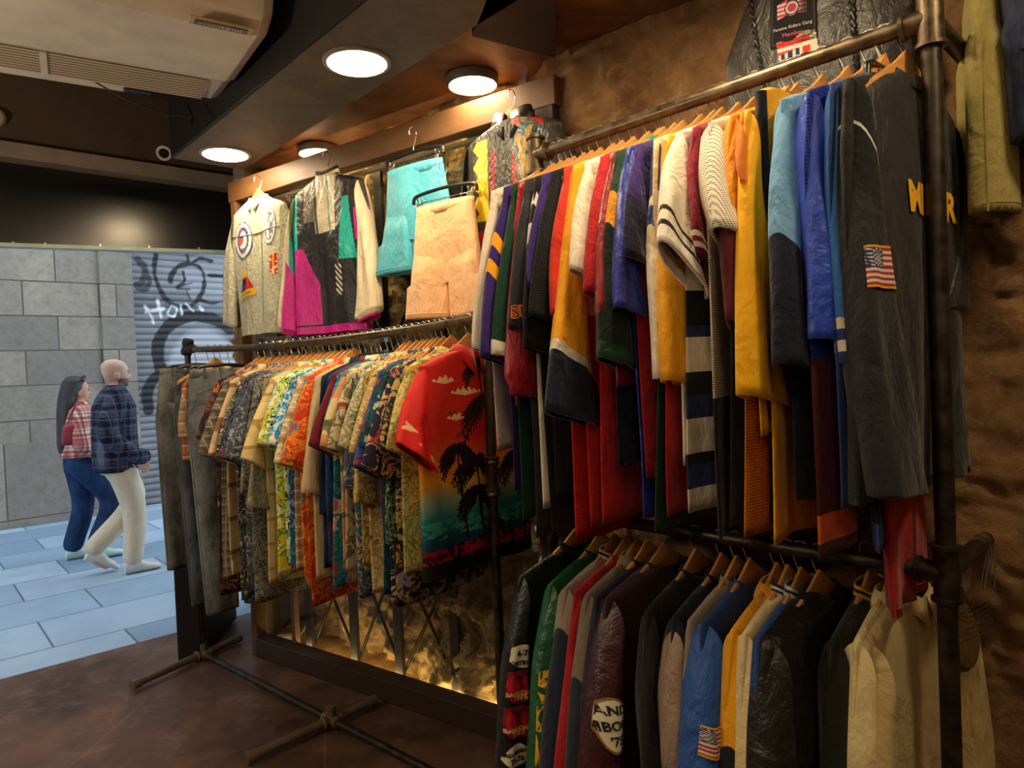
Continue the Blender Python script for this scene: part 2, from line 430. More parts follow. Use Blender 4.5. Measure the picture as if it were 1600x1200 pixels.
so = mesh_obj('roller_shutter', V, grid_faces(NZ, NX), m.m, col=colr.reshape(-1, 3), loc=SO+FD*S2, rz=SROT)
tag(so, 'closed grey roller shutter covered in black and white graffiti across the street', 'shutter')
# shop side walls and ceilings
stm = None
def rock_wall(name, p0, p1, z0, z1, mat, amp, nx, nz, seed):
    d = (p1-p0); L = d.length; d.normalize(); n = Vector((-d.y, d.x, 0))
    if n.dot(-p0) < 0: n = -n
    s = np.linspace(0, L, nx); z = np.linspace(z0, z1, nz); Sg, Zg = np.meshgrid(s, z)
    k = fbm(Sg*3, Zg*3, seed, 5, seed)*.6 + np.abs(fbm(Sg*7, Zg*9, seed, 4, seed+9))*.5 - .2
    off = k*amp
    V = np.stack([p0.x+d.x*Sg+n.x*off, p0.y+d.y*Sg+n.y*off, Zg], -1).reshape(-1, 3)
    return tag(mesh_obj(name, V, grid_faces(nz, nx), mat), kind='structure')
m = NT('rough_stone', .9, .15); v = m.coord(1, rnd=False)
a = m.noise(v, 3, 8, .65, .4); b = m.noise(v, 22, 8, .75)
c = m.mix(m.ramp(a, [(.35, 0), (.65, 1)]), srgb('#6b4c32'), srgb('#a17b54')); c = m.mix(m.ramp(b, [(.5, 0), (.72, .6)]), c, srgb('#b39266'))
m.col(c); bb = m.bump(a, .05, .6); m.bump(b, .018, .9, bb); STONE = m.m
rock_wall('wall_right', W0-UW*4.6, W0-UW*.28, 0, 3.3, STONE, .055, 420, 320, 3)
m = NT('rubble_stone', .85, .2); v = m.coord(1, rnd=False)
a = m.noise(v, 9, 8, .7, .8); b = m.noise(v, 45, 6, .7)
c = m.mix(m.ramp(a, [(.4, 0), (.62, 1)]), srgb('#80684a'), srgb('#c9ae7c')); m.col(c); bb = m.bump(a, .05, 1); m.bump(b, .01, .8, bb)
rock_wall('wall_niche', W0-UW*.28, W0+UW*2.4, 0, 3.3, m.m, .11, 380, 420, 8)
dk = plain(srgb('#3a2e26'), .7, .3, 0, .3)
LW_ = plain(srgb('#b8aa94'), .8, .2, 0, .2)
brn = plain(srgb('#5b4a3c'), .7, .3, 0, .3)
mb = MB(); mb.prism([(-6.2, -4.1), (4.1, -4.1), (4.1, 3.2), P2(FP+FD*1.0), P2(FP+FD*1.0), P2(FP-FD*6)], 3.2, 3.3); tag(mb.build('ceiling', brn), kind='structure')
mb = MB(); mb.box((-.9, -4.05, 1.65), (10.4, .1, 3.3)); tag(mb.build('wall_back', LW_), kind='structure')
mb = MB(); mb.box((-6.05, -1.6, 1.65), (.1, 5, 3.3)); tag(mb.build('wall_left', LW_), kind='structure')
mb = MB(); mb.box((3.4, -2, 1.65), (.1, 4.2, 3.3)); tag(mb.build('wall_rear_right', LW_), kind='structure')
FROT = math.atan2(FD.y, FD.x)
def facade(name, s0, s1, z0, z1, y0, y1, mat, kind='structure', tilt=0):    # s along the front, y inwards negative
    mb = MB(); mb.box(((s0+s1)/2, (y0+y1)/2, (z0+z1)/2), (s1-s0, y1-y0, z1-z0)); o = mb.build(name, mat, loc=FP, rz=FROT)
    if kind: tag(o, kind=kind)
    return o
facade('wall_front', -6, -2.6, 0, 5, 0, .25, dk)
facade('wall_front_above', -2.6, 2.5, 3.0, 5, 0, .25, dk)
facade('wall_front_bulkhead', -2.6, 1.4, 2.78, 3.2, -.02, .25, brn)
facade('wall_front_jamb', .80, 2.6, 0, 3.2, 0, .25, plain(srgb('#7d7670'), .8, .2, 0, .2))
# moulding under the bulkhead
facade('trim_1', -2.6, .9, 2.70, 2.78, -.12, .05, plain(srgb('#94887a'), .55, .4))
# black fascia board with a thin pale edging
r = empty('fascia_board', FP+Vector((0, 0, 0)), FROT, 'black fascia board over the open shop front with pale edge strip', 'board')
g0 = 2.245; g1 = 2.305                       # lower edge, left and right
def tilted(s0, s1, zb0, zb1, h, y0, y1):
    return [(s0, y0, zb0), (s1, y0, zb1), (s1, y1, zb1), (s0, y1, zb0), (s0, y0, zb0+h), (s1, y0, zb1+h), (s1, y1, zb1+h), (s0, y1, zb0+h)]
BF = [(0, 3, 2, 1), (4, 5, 6, 7), (0, 1, 5, 4), (1, 2, 6, 5), (2, 3, 7, 6), (3, 0, 4, 7)]
zl = lambda s: g0 + (s+.95)*(g1-g0)/1.25
m = NT('gloss_black', .27, .8); m.col(srgb('#141416')); 
MB().add(tilted(-2.6, .95, zl(-2.6)+.02, zl(.95)+.02, .47, -.01, .03), BF).build('panel', m.m, r)
MB().add(tilted(-2.6, .95, zl(-2.6), zl(.95), .02, -.02, .045), BF).build('edge_strip', plain(srgb('#bfd6cc'), .4, .5), r)
for px in (70, 156, 310, 20, 232):
    p = on_plane(px, 381 + (px-70)*.03, FP, SN) - FP; s = p.dot(FD)
    MB().lathe([(.0, -.004), (.006, -.003), (.006, 0)], (s, -.012, p.z), 8, (0, -1, 0)).build('screw', metal('#c0c0c0'), r)
# long beam with downlights
BN = Vector((.737, .676, 0)); BD = Vector((.676, -.737, 0))
def bq(c, s): v = BN*c + BD*s; return (v.x, v.y)
m = NT('painted_beam', .62, .35); v = m.coord(1, rnd=False); a = m.noise(v, 5, 8, .65, .5)
m.col(m.mix(m.ramp(a, [(.4, 0), (.75, .6)]), srgb('#54493f'), srgb('#7d6e60'))); m.bump(a, .006, .3); BEAM = m.m
mb = MB(); mb.prism([bq(1.135, -3.66), bq(1.135, 4), bq(1.483, 4), bq(1.483, -3.66)], 2.62, 3.2); tag(mb.build('ceiling_beam', BEAM), kind='structure')
mb = MB(); mb.prism([bq(1.123, -3.655), bq(1.123, 4), bq(1.136, 4), bq(1.136, -3.655)], 2.625, 3.19); tag(mb.build('beam_side_board', plain(srgb('#221e1d'), .6, .4, 0, .2)), kind='structure')  # added board makes the side face darker than the beam underside
m = NT('stained_plywood', .5, .4); v = m.coord(1, rnd=False); a = m.noise(v, 4, 8, .65, 1.2)
m.col(m.mix(m.ramp(a, [(.35, 0), (.7, 1)]), srgb('#4a2d19'), srgb('#855633'))); PLY = m.m
mb = MB(); mb.prism([bq(1.483, -3.7), bq(1.483, -.9), bq(2.3, -.9), bq(2.3, -3.7)], 2.66, 2.72); tag(mb.build('ceiling_plywood', PLY), kind='structure')
mb = MB(); mb.prism([(-.085, 2.34), (.13, 1.5), (.14, 1.5), (.206, 2.525)], 2.62, 3.2); mb.prism([(-.085, 2.34), (.206, 2.525), (.64, 2.75), (.34, 2.9)], 2.8, 3.2)
tag(mb.build('ceiling_soffit', dk), kind='structure')
# downlights
def downlight(p, r, label, thick=.012, surf=False, k=1.0):
    e = empty('ceiling_light', p, 0, label, 'ceiling light', 'round warm downlights')
    t = .035 if surf else .012
    MB().lathe([(r*.86, 0), (r*.88, -t*.8), (r*.95, -t), (r*1.02, -t*.6), (r*1.02, 0)], n=40).build('rim', plain(srgb('#8f8676') if not surf else srgb('#5d5548'), .5), e, True)
    MB().lathe([(r*.001, -t*.9), (r*.875, -t*.9), (r*.875, -t*.5), (r*.001, -t*.5)], n=40).build('diffuser', emis(LAMP_COL, LAMP*k), e)
    return e
def q3(c, s, z): a = bq(c, s); return (a[0], a[1], z)
s1 = -2.173; s2 = -3.44
downlight(q3(1.31, s1, 2.62), .118, 'largest round downlight, under the dark beam near the photo top centre')
downlight(q3(1.31, s2, 2.62), .118, 'round downlight under the far end of the dark beam, above the denim jacket')
downlight(on_z(738, 121, 2.655), .1, 'round downlight with thick rim on the plywood ceiling above the leather jacket', surf=True)
downlight(on_z(497, 231, 2.655), .1, 'small round downlight on the plywood ceiling half hidden behind the wooden glass frame', surf=True)
downlight(q3(1.31, s1+1.2, 2.62), .118, 'round downlight further along the dark beam, above the rack of jerseys')
downlight(q3(1.31, s1+2.35, 2.62), .118, 'round downlight at the near end of the dark beam, out of frame to the right')
for (x_, y_), lb in (((-.55, .85), 'over the aisle just ahead of the camera'), ((-1.9, .35), 'over the left side of the aisle'), ((.2, -.7), 'just behind the camera'), ((-1.3, -1.9), 'at the back left of the shop'), ((1.5, -1.5), 'at the back right of the shop'), ((-3.2, -.6), 'near the left wall')):
    downlight((x_, y_, 3.2), .13, 'added unseen fill downlight on the high ceiling '+lb, k=.5)  # unseen downlights added as frontal fill for the racks
def fill_globe(p, r, rad, lab):  # unseen lamp added to fill the air conditioner underside, ceiling and garments
    e = empty('fill_globe_lamp', p, 0, lab, 'added fill lamp')
    MB().lathe([(r*math.sin(t), -r*math.cos(t)) for t in np.linspace(.02, PI-.02, 17)], n=28).build('fill_globe', emis((1, .80, .55), rad), e, True)
    MB().tube([(0, 0, r*.98), (0, 0, 3.2-p[2])], .004, 6).build('cord', dk, e)
fill_globe((-2.5, 1.25, 1.95), .12, 82, 'added unseen fill lamp hanging low left of the camera, under the air conditioner side')
fill_globe((-1.2, -.4, 2.25), .10, 7, 'added unseen fill lamp hanging behind and left of the camera')
fill_globe((.35, -1.0, 2.25), .10, 7, 'added unseen fill lamp hanging behind the camera')
# ============================================================ GLASS PARTITION with lit niche
A = Vector((-1.465, 3.80, 0)); B = Vector((.205, 2.60, 0)); CDIR = (B-A).normalized(); CL = (B-A).length
CROT = math.atan2(CDIR.y, CDIR.x)
wd = wood('#6b4a2c', 7, .5); wdk = wood('#35261c', 7, .6)
g = empty('glass_partition', A, CROT, 'tall wood-framed glass partition in front of the lit rough stone niche', 'partition')
TZ = 2.57
mb = MB(); mb.box((CL/2, 0, TZ-.045), (CL+.04, .07, .11)); mb.build('top_rail', wd, g, bevel=.004)
mb = MB(); mb.box((.02, 0, (TZ-.1)/2), (.045, .07, TZ-.1)); mb.build('stile', wd, g, bevel=.004)
mb = MB(); mb.box((CL-.03, 0, (TZ-.1)/2), (.08, .07, TZ-.1)); mb.build('stile', wdk, g, bevel=.004)
mb = MB(); mb.box((CL/2, -.01, .05), (CL-.12, .09, .1)); mb.build('bottom_rail', wdk, g, bevel=.004)
mb = MB(); mb.box((CL/2, .0, (TZ-.1)/2+.05), (CL-.10, .006, TZ-.2)); mb.build('pane', glass(), g)
mb = MB(); mb.box((.30, .03, (TZ-.1)/2), (.03, .03, TZ-.2)); mb.build('glazing_bar', wd, g)
# dark steel trellis behind the glass
tr = empty('steel_trellis', A+Vector((-CDIR.y, CDIR.x, 0))*.12, CROT, 'dark steel railing with crossed diagonal bars behind the glass partition', 'railing')
st = metal('#2b2622', .55, .6)
xs_ = [.30, .66, .98, 1.34]
for x in xs_: MB().box((x, 0, 1.25), (.05, .02, 2.5)).build('post', st, tr)
for i in range(4):
    xa, xb = xs_[i], (xs_+[1.72])[i+1]
    for zb in (.05, .68, 1.6):
        for q in (0, 1):
            MB().tube([(xa if q else xb, .015*(1+q), zb), (xb if q else xa, .015*(1+q), zb+.6)], .008, 6).build('diagonal_bar', st, tr)
# niche end wall and light strip on the ground behind the bottom rail
E1 = A+CDIR*(.045)+Vector((-CDIR.y, CDIR.x, 0))*.03; E2 = FP+FD*.80
mb = MB(); d = (E2-E1).normalized(); nn = Vector((d.y, -d.x, 0))*-.06
mb.prism([P2(E1), P2(E2), P2(E2+nn), P2(E1+nn)][::-1], 0, 3.2); tag(mb.build('wall_niche_end', plain(srgb('#8a8480'), .8, .2, 0, .2)), kind='structure')
NC = Vector((-CDIR.y, CDIR.x, 0))
m = NT('sandy_floor', .9, .1); v = m.coord(1, rnd=False); a_ = m.noise(v, 9, 8, .7); m.col(m.mix(m.ramp(a_, [(.35, 0), (.65, 1)]), srgb('#8a6a40'), srgb('#c8a468'))); m.bump(a_, .01, .6)
mb = MB(); mb.prism([P2(A+NC*.03), P2(A+CDIR*CL+NC*.03), P2(W0-UW*.1-NW*.05), P2(W0+UW*1.9-NW*.05)], 0.0, .012); tag(mb.build('floor_niche', m.m), kind='structure')
def strip(s0, s1, off, z, st_, lab):
    p0 = A+CDIR*s0+NC*off; p1 = A+CDIR*s1+NC*off
    e = empty('light_strip', p0, CROT, lab, 'light strip')
    MB().box(((s1-s0)/2, 0, z), (s1-s0, .03, .015)).build('housing', plain(srgb('#cfc8b8')), e)
    MB().box(((s1-s0)/2, .016, z+.012), (s1-s0, .012, .012)).build('diffuser', emis((1, .66, .28), st_), e)
strip(.25, 1.75, .075, .02, 26, 'warm light strip on the floor behind the partition bottom rail')
strip(.25, 1.75, .06, 2.46, 11, 'warm light strip behind the partition top rail')
# white plug and cable inside the niche
pw = plain(srgb('#d8d2c6'), .5)
q = on_z(445, 1003, 0.02); pe = empty('power_adapter', q, .3, 'small white power adapter with cable lying on the niche floor', 'adapter')
MB().box((0, 0, .02), (.09, .05, .04)).build('body', pw, pe, bevel=.008)
MB().tube(catmull([(.04, 0, .02), (.10, .04, .03), (.13, .02, .15), (.12, .0, .4), (.16, .02, .7)], 8), .004, 6).build('cable', pw, pe, True)
# ============================================================ CEILING THINGS
ivory = plain(srgb('#d6c9b4'), .45, .4); ivd = plain(srgb('#b7a58a'), .5, .4); dark = plain(srgb('#1a1816'), .5, .4)
C1 = on_z(340, 155, 2.72); C0 = on_z(0, 100, 2.72)
ad = (C1-C0); ad.z = 0; ad.normalize(); AROT = math.atan2(ad.y, ad.x)
ac = empty('air_conditioner', (C1.x, C1.y, 0), AROT, 'large ivory ceiling air conditioner with slatted intake grille, top left of the photo', 'air conditioner')
# local: x negative along the unit, y negative towards the camera
LL = 1.9
prof = [(0, 2.72), (-.02, 2.71), (-.235, 2.705), (-.28, 2.69), (-.70, 2.695), (-.77, 2.73), (-.81, 2.81), (-.81, 3.0), (0, 3.0)]
V = [(x, y, z) for x in (-LL, -.035, 0) for y, z in prof]
V = [(x+(-y*.07 if x > -1 else 0), y*(.985 if x == 0 else 1)-(.004 if x == 0 else 0), z+(.012 if x == 0 and z < 2.9 else 0)) for x, y, z in V]
n = len(prof); F = grid_faces(3, n, True) + [tuple(range(n))[::-1], tuple(range(2*n, 3*n))]
mesh_obj('casing', V, F, ivory, ac, smooth=False).modifiers.new('b', 'BEVEL').width = .006
mb = MB(); mb.box((-LL/2-.02, -.127, 2.703), (LL-.1, .205, .006)); gr = mb.build('intake_grille', ivd, ac)
m = NT('grille_slots', .6, .3); v = m.coord((1, 1, 1), rnd=False); s = m.n('ShaderNodeSeparateXYZ'); m.l(v, s.inputs[0])
fy = m.math('FRACT', m.math('MULTIPLY', s.outputs[1], 42)); k = m.ramp(fy, [(.0, 1), (.42, 1), (.5, 0), (.95, 0), (1, 1)])
m.col(m.mix(k, srgb('#cbb591'), srgb('#6f5c42'))); m.bump(k, .004, -.8); gr.data.materials[0] = m.m
for x in (-.62, -1.19): MB().box((x, -.127, 2.698), (.022, .21, .006)).build('grille_bar', ivory, ac)
bp_ = on_z(346, 40, 2.69)-C1; bx_ = bp_.dot(ad); by_ = bp_.dot(Vector((-ad.y, ad.x, 0)))
bd = MB().box((bx_, by_, 2.690), (.20, .055, .006)).build('badge', plain(srgb('#b89b6a'), .4, .5), ac, bevel=.003)
MB().box((bx_, by_, 2.686), (.165, .03, .004)).build('badge_plate', plain(srgb('#55504a'), .4, .5), bd)
mb = MB()
random.seed(3)
x = bx_-.07
while x < bx_+.065:
    wq = random.choice([.004, .005, .007]); big = x > bx_-.005
    mb.box((x, by_, 2.6835), (wq*.7, .012 if big else .006, .002)); x += wq*(1.8 if big else 1.6)
mb.build('badge_lettering', plain(srgb('#d8d0c0'), .4), bd)
mb = MB(); mb.box((-LL/2-.18, .09, 2.76), (LL-.3, .1, .05)); mb.build('air_flap', ivory, ac, bevel=.015)
MB().box((-.30, .09, 2.733), (.1, .035, .006)).build('display_window', dark, ac)
MB().box((.10, -.35, 2.98), (.2, .55, .14)).build('mounting_bracket', plain(srgb('#8a6a3c'), .5), ac, bevel=.01)
# thin cables sagging from the unit to the beam
p0 = on_z(142, 124, 2.72); p1 = on_z(300, 182, 2.62)
tag(MB().tube(catmull([p0, p0*.66+p1*.34-Vector((0, 0, .03)), p0*.3+p1*.7-Vector((0, 0, .03)), p1], 6), .0035, 6).build('cable', dark, smooth=True), 'thin black cable sagging from the air conditioner to the beam', 'cable')
p0 = on_z(290, 160, 2.8); p1 = on_z(299, 195, 2.68)
tag(MB().tube(catmull([p0, (p0+p1)/2+Vector((.015, 0, -.01)), p1], 6), .003, 6).build('cable', dark, smooth=True), 'short black cable dangling above the security camera', 'cable')
# security camera
cc = on_z(258, 238, 2.68); cc = on_plane(258, 238, FP-FD.cross(Vector((0, 0, 1)))*-.22, (FD.y, -FD.x, 0))
e = empty('security_camera', cc, 0, 'small white bullet security camera beside the end of the dark beam', 'security camera')
ax = (Vector((0, 0, CAMZ))-cc).normalized()+Vector((-.25, .1, -.1)); ax.normalize()
MB().lathe([(.001, -.10), (.028, -.10), (.036, -.09), (.037, .01), (.041, .012), (.041, .035), (.034, .037), (.032, .03), (.001, .03)], (0, 0, 0), 28, ax).build('housing', plain(srgb('#d8d6d0'), .35, .5), e, True)
MB().lathe([(.001, .034), (.027, .034), (.027, .028)], (0, 0, 0), 24, ax).build('lens', plain(srgb('#0c0c10'), .15, .6), e, True)
MB().tube([(0, 0, 0), (.06, .04, 0), (.11, .05, .02)], .012, 10).build('bracket', plain(srgb('#9a968e'), .4), e, True)
MB().lathe([(.001, 0), (.03, 0), (.03, .02), (.001, .02)], (.10, .05, .0), 20, (.6, .1, .3)).build('mount', plain(srgb('#4a443c'), .4), e, True)
dcm = on_plane(-7, 181, FP+Vector((FD.y, -FD.x, 0))*.05, (FD.y, -FD.x, 0)); e = empty('dome_camera', dcm, 0, 'small round white fixture on the bulkhead, cut off by the left photo edge', 'security camera')
MB().lathe([(.001, -.03), (.02, -.028), (.036, -.018), (.045, 0), (.05, .02), (.05, .05), (.001, .05)], (0, 0, 0), 24, (-FD.y, FD.x, 0)).build('housing', plain(srgb('#c9c2b4'), .4, .4), e, True)
MB().lathe([(.001, -.034), (.014, -.031), (.018, -.026)], (0, 0, 0), 20, (-FD.y, FD.x, 0)).build('lens', plain(srgb('#151518'), .2, .5), e, True)
# ============================================================ RACKS
pipet = plain(srgb('#6f5d47'), .6, .4, .3, .4)
pipe = metal('#4a423a', .42, .85, .45); pipeb = metal('#6d5e4c', .38, .85, .5)
def collar(mb, p, ax, r, L=.05):
    a = Vector(ax).normalized(); mb.lathe([(r, -L/2), (r*1.18, -L/2+.003), (r*1.3, -L/2+.004), (r*1.3, -L/2+.012), (r*1.12, -L/2+.016), (r*1.12, L/2-.016), (r*1.3, L/2-.012), (r*1.3, L/2-.004), (r, L/2)], p, 18, a)
JL = Vector((.107, 2.225, 0)); JR = Vector((.885, 1.426, 0)); JU = (JL-JR).normalized(); JW = Vector((-JU.y, JU.x, 0))
if JW.x < 0: JW = -JW
JZ = 2.18; KZ = 1.04
jr = empty('clothes_rack', JL, 0, 'two-tier dark pipe clothes rack full of jerseys above and jackets below', 'clothes rack')
def jp(v, z): return Vector((v.x-JL.x, v.y-JL.y, z))
MB().tube([jp(JL, JZ), jp(JR, JZ)], .0175, 16).build('rail', pipeb, jr, True)
MB().tube([jp(JL, KZ), jp(JR, KZ)], .0175, 16).build('rail', pipe, jr, True)
MB().tube([jp(JL, 0.02), jp(JL, JZ+.04)], .019, 16).build('upright', pipe, jr, True)
MB().tube([jp(JR, 0.02), jp(JR, JZ+.25)], .0195, 16).build('upright', pipe, jr, True)
for p, z in ((JL, JZ), (JL, KZ), (JR, JZ), (JR, KZ)):
    mb = MB(); mb.tube([jp(p, z-.055), jp(p, z+.055)], .0245, 18); mb.lathe([(.0245, -.006), (.03, -.004), (.03, .004), (.0245, .006)], jp(p, z-.055), 18); mb.lathe([(.0245, -.006), (.03, -.004), (.03, .004), (.0245, .006)], jp(p, z+.055), 18)
    d = (JR-JL).normalized()*(1 if p is JL else -1)
    q = jp(p, z); mb.tube([q, q+d*.05], .0235, 18); mb.lathe([(.0235, -.005), (.029, -.004), (.029, .004), (.0235, .005)], q+d*.05, 18, d)
    mb.build('tee_fitting', pipeb if z > 2 else pipe, jr, True)
for p in (JL, JR):
    q = jp(p, JZ); r_ = .019
    en = jp(p+JW*.40, JZ-.0) ; 
    if p is JR: MB().tube([q, en], .019, 16).build('wall_arm', pipe, jr, True)
    q = jp(p, KZ); MB().tube([q, jp(p+JW*.38, KZ)], .019, 16).build('wall_arm', pipe, jr, True)
    mb = MB(); mb.lathe([(.019, -.02), (.05, -.018), (.05, -.008), (.019, 0)], jp(p+JW*.40, KZ), 20, JW); mb.build('flange', pipe, jr, True)
MB().tube([jp(JR, .05), jp(JL, .05)], .019, 14).build('floor_pipe', pipe, jr, True)
mb = MB()
for p in (JL, JR): mb.lathe([(.001, 0), (.05, 0), (.05, .01), (.024, .02), (.022, .06)], jp(p, 0), 20)
mb.build('foot_flange', pipe, jr, True)
# left rack
LF = Vector((-1.73, 3.707, 0)); LN = Vector((-.078, 2.272, 0)); LU = (LF-LN).normalized(); LW = Vector((-LU.y, LU.x, 0))
if LW.x < 0: LW = -LW
LLN = (LF-LN).length
def lz(t): s = t/LLN; return 1.675+.005*s-.11*s*(1-s)          # t measured from the near end
lr = empty('clothes_rack', LF, 0, 'dark pipe clothes rack by the shop opening, packed with patterned shirts and jeans', 'clothes rack')
def lp(v, z): return Vector((v.x-LF.x, v.y-LF.y, z))
pts = [lp(LN+LU*(LLN*i/16), lz(LLN*i/16)) for i in range(17)]; MB().tube(pts, .0155, 14).build('rail', pipeb, lr, True)
mb = MB(); collar(mb, pts[9], LU, .0165, .07); mb.build('coupler', pipeb, lr, True)
MB().tube([lp(LF, .03), lp(LF, 1.72)], .0155, 14).build('upright', pipe, lr, True)
MB().tube([lp(LN, .03), lp(LN, 1.68)], .0165, 14).build('upright', pipe, lr, True)
zc = z_at(LN.x, LN.y, 745)
mb = MB(); mb.tube([lp(LN, zc-.05), lp(LN, zc+.05)], .021, 16); collar(mb, lp(LN, zc-.05), (0, 0, 1), .0195, .03); collar(mb, lp(LN, zc+.055), (0, 0, 1), .0195, .03); mb.build('coupler', pipeb, lr, True)
mb = MB(); mb.lathe([(.001, -.045), (.026, -.04), (.03, -.02), (.024, 0), (.03, .02), (.026, .045), (.001, .05)], lp(LF, 1.69), 18, (.3, -.2, 1)); mb.tube([lp(LF, 1.68), lp(LF-LU*.07, 1.68)], .023, 14); mb.build('end_clamp', dark, lr, True)
zf = .035
c1 = LF; c2 = on_z(490, 1138, zf); c2 = LF-LU*((LF-Vector((c2.x, c2.y, 0))).dot(LU))
def foot(c, pa, pb):
    a = on_z(*pa, zf); b = on_z(*pb, zf); d = (b-a); d.z = 0; d.normalize()
    ra = -(Vector((a.x, a.y, 0))-c).length; rb = (Vector((b.x, b.y, 0))-c).length
    o = MB(); q = lp(c, zf); o.tube([q+d*ra, q+d*rb], .019, 14)
    for s in (ra, rb): o.lathe([(.001, -.02), (.025, -.02), (.025, .02), (.001, .02)], q+d*s, 14, d)
    o.build('cross_foot', pipet, lr, True)
    mb = MB(); collar(mb, q, d, .021, .09); collar(mb, q, LU, .019, .10); mb.tube([q, q+Vector((0, 0, .06))], .022, 14); mb.build('cross_fitting', pipet, lr, True)
foot(c1, (232, 1072), (383, 1003)); foot(c2, (402, 1188), (588, 1102))
MB().tube([lp(LF, zf), lp(LN-LU*.0, zf)], .0155, 14).build('floor_pipe', pipe, lr, True)
# black case standing by the opening
bxp = on_z(278, 1037, 0); bq1 = on_z(316, 1034, 0); bq2 = on_z(388, 968, 0)
d1 = (bq1-bxp).normalized(); d2 = (bq2-bq1).normalized(); d2 = (d2-d1*d2.dot(d1)).normalized()
L1 = (bq1-bxp).length; L2 = (bq2-bq1).length
mb = MB(); a = [bxp, bq1, bq1+d2*L2, bxp+d2*L2]; mb.prism([P2(v) for v in a], 0.012, .55)
o = mb.build('display_case', plain(srgb('#131418'), .45, .4), bevel=.008)
tag(o, 'black upright case standing in the shop opening behind the jeans', 'case')
# bunch of empty wire hangers' hooks over the right end arm, and wrapped hangers below
def wires(loc, lab, n, fn, grp=None):
    e = empty('wire_hanger_bundle', loc, 0, lab, 'hangers')
    for i in range(n): MB().tube(catmull(fn(i), 5), .0016, 5).build('wire', metal('#b8b4ac', .3, 1, .1), e, True)
random.seed(11)
ap = JR+JW*.28
def fn1(i):
    o = JW*(.012*i-.03); a = random.uniform(-.1, .1)
    return [Vector(o)+Vector(q) for q in [(-.035, 0, -.09-.01*i), (-.03, 0, -.04), (-.024+a*.03, 0, .0), (0, 0, .022), (.024, 0, .004), (.02+a*.2, 0, -.04), (.0+a*.3, -.01, -.10)]]
wires((ap.x, ap.y, KZ), 'bunch of bare wire hanger hooks over the lower wall arm at the right edge', 6, fn1)
def fn2(i):
    z = -.012*i; a = random.uniform(-.02, .02)
    return [(-.10, -.05, z+a), (0, .0, z-.01), (.14, .08, z+.005+a), (.26, .14, z-a)]
p = on_plane(1530, 938, JR+JW*.30, JW); wires(p, 'shiny bare wires of empty hangers below the wall arm at the right edge', 7, fn2)
# ============================================================ HANGERS
WOODH = wood('#c98f4e', 14, .35); BLKH = plain(srgb('#19181a'), .35, .5); STEEL = metal('#b9b5ac', .28, 1, .15)
def hook_mesh(r=.0215, zb=-.08, tw=.0019):
    pts = [(0, -r*.95, -.012)] + [(0, r*math.cos(a), r*math.sin(a)) for a in np.linspace(PI, -.35, 12)] + [(0, .007, -.045), (0, 0, -.06), (0, 0, zb)]
    return MB().tube(pts, tw, 6)
def arm_mesh(wood_=True, w_=.19):
    n = 21; V = []; ring = 8
    for i in range(n):
        s = -1+2*i/(n-1); x = s*w_; a = abs(s)
        z = -.078 - .085*a**1.1; hh = (.025-.015*a) if wood_ else (.012)
        if a < .25 and wood_: hh += .013*(1-a/.25)
        th = (.0075+.003*a**2) if wood_ else .006; yb = 0
        for j in range(ring):
            q = 2*PI*(j+.5)/ring; cx, cz = math.cos(q), math.sin(q)
            V.append((x, yb+th*max(-1, min(1, cx*1.25)), z+hh*max(-1, min(1, cz*1.2))))
    mb = MB(); mb.add(V, grid_faces(n, ring, True)+[tuple(range(ring))[::-1], tuple(range((n-1)*ring, n*ring))]); return mb
def clip_mesh(x):
    mb = MB(); mb.box((x, 0, -.135), (.022, .016, .035)); mb.tube([(x, -.008, -.115), (x, -.014, -.10)], .004, 6); mb.tube([(x, .008, -.115), (x, .014, -.10)], .004, 6); return mb
_hp = {}
def hanger(kind, loc, rz, label, group=None, scale=1):
    nm = {'wood': 'wooden_hanger', 'black': 'black_hanger', 'clip': 'clip_hanger'}[kind]
    if kind not in _hp:
        e = empty(nm)
        ch = [hook_mesh().build('hook', STEEL, e, True)]
        if kind == 'clip':
            mb = MB(); mb.tube(catmull([(-.165, 0, -.118), (-.155, 0, -.092), (-.10, 0, -.083), (0, 0, -.078), (.10, 0, -.083), (.155, 0, -.092), (.165, 0, -.118)], 5), .0075, 8); ch.append(mb.build('bar', BLKH, e, True))
            ch.append(MB().tube([(-.15, 0, -.118), (.15, 0, -.118)], .002, 6).build('wire', STEEL, e))
            for x in (-.13, .13): ch.append(clip_mesh(x).build('clip', STEEL, e, bevel=.002))
        else: ch.append(arm_mesh(kind == 'wood').build('arms', WOODH if kind == 'wood' else BLKH, e, True))
        _hp[kind] = (e, ch); root = e
    else:
        e, ch = _hp[kind]; root = e.copy(); C.objects.link(root)
        for c in ch: q = c.copy(); C.objects.link(q); q.parent = root
        root.name = nm
    root.location = loc; root.rotation_euler = (0, 0, rz); root.scale = (scale,)*3
    tag(root, label, 'hanger', group); return root
def shortl(t):
    w_ = t.split()[:16]
    while w_[-1] in ('and', 'the', 'a', 'with', 'of', 'in', 'on', 'by', 'beside', 'to', 'long', 'wide', 'its', 'broad', 'below', 'from'): w_.pop()
    return ' '.join(w_).rstrip(',')
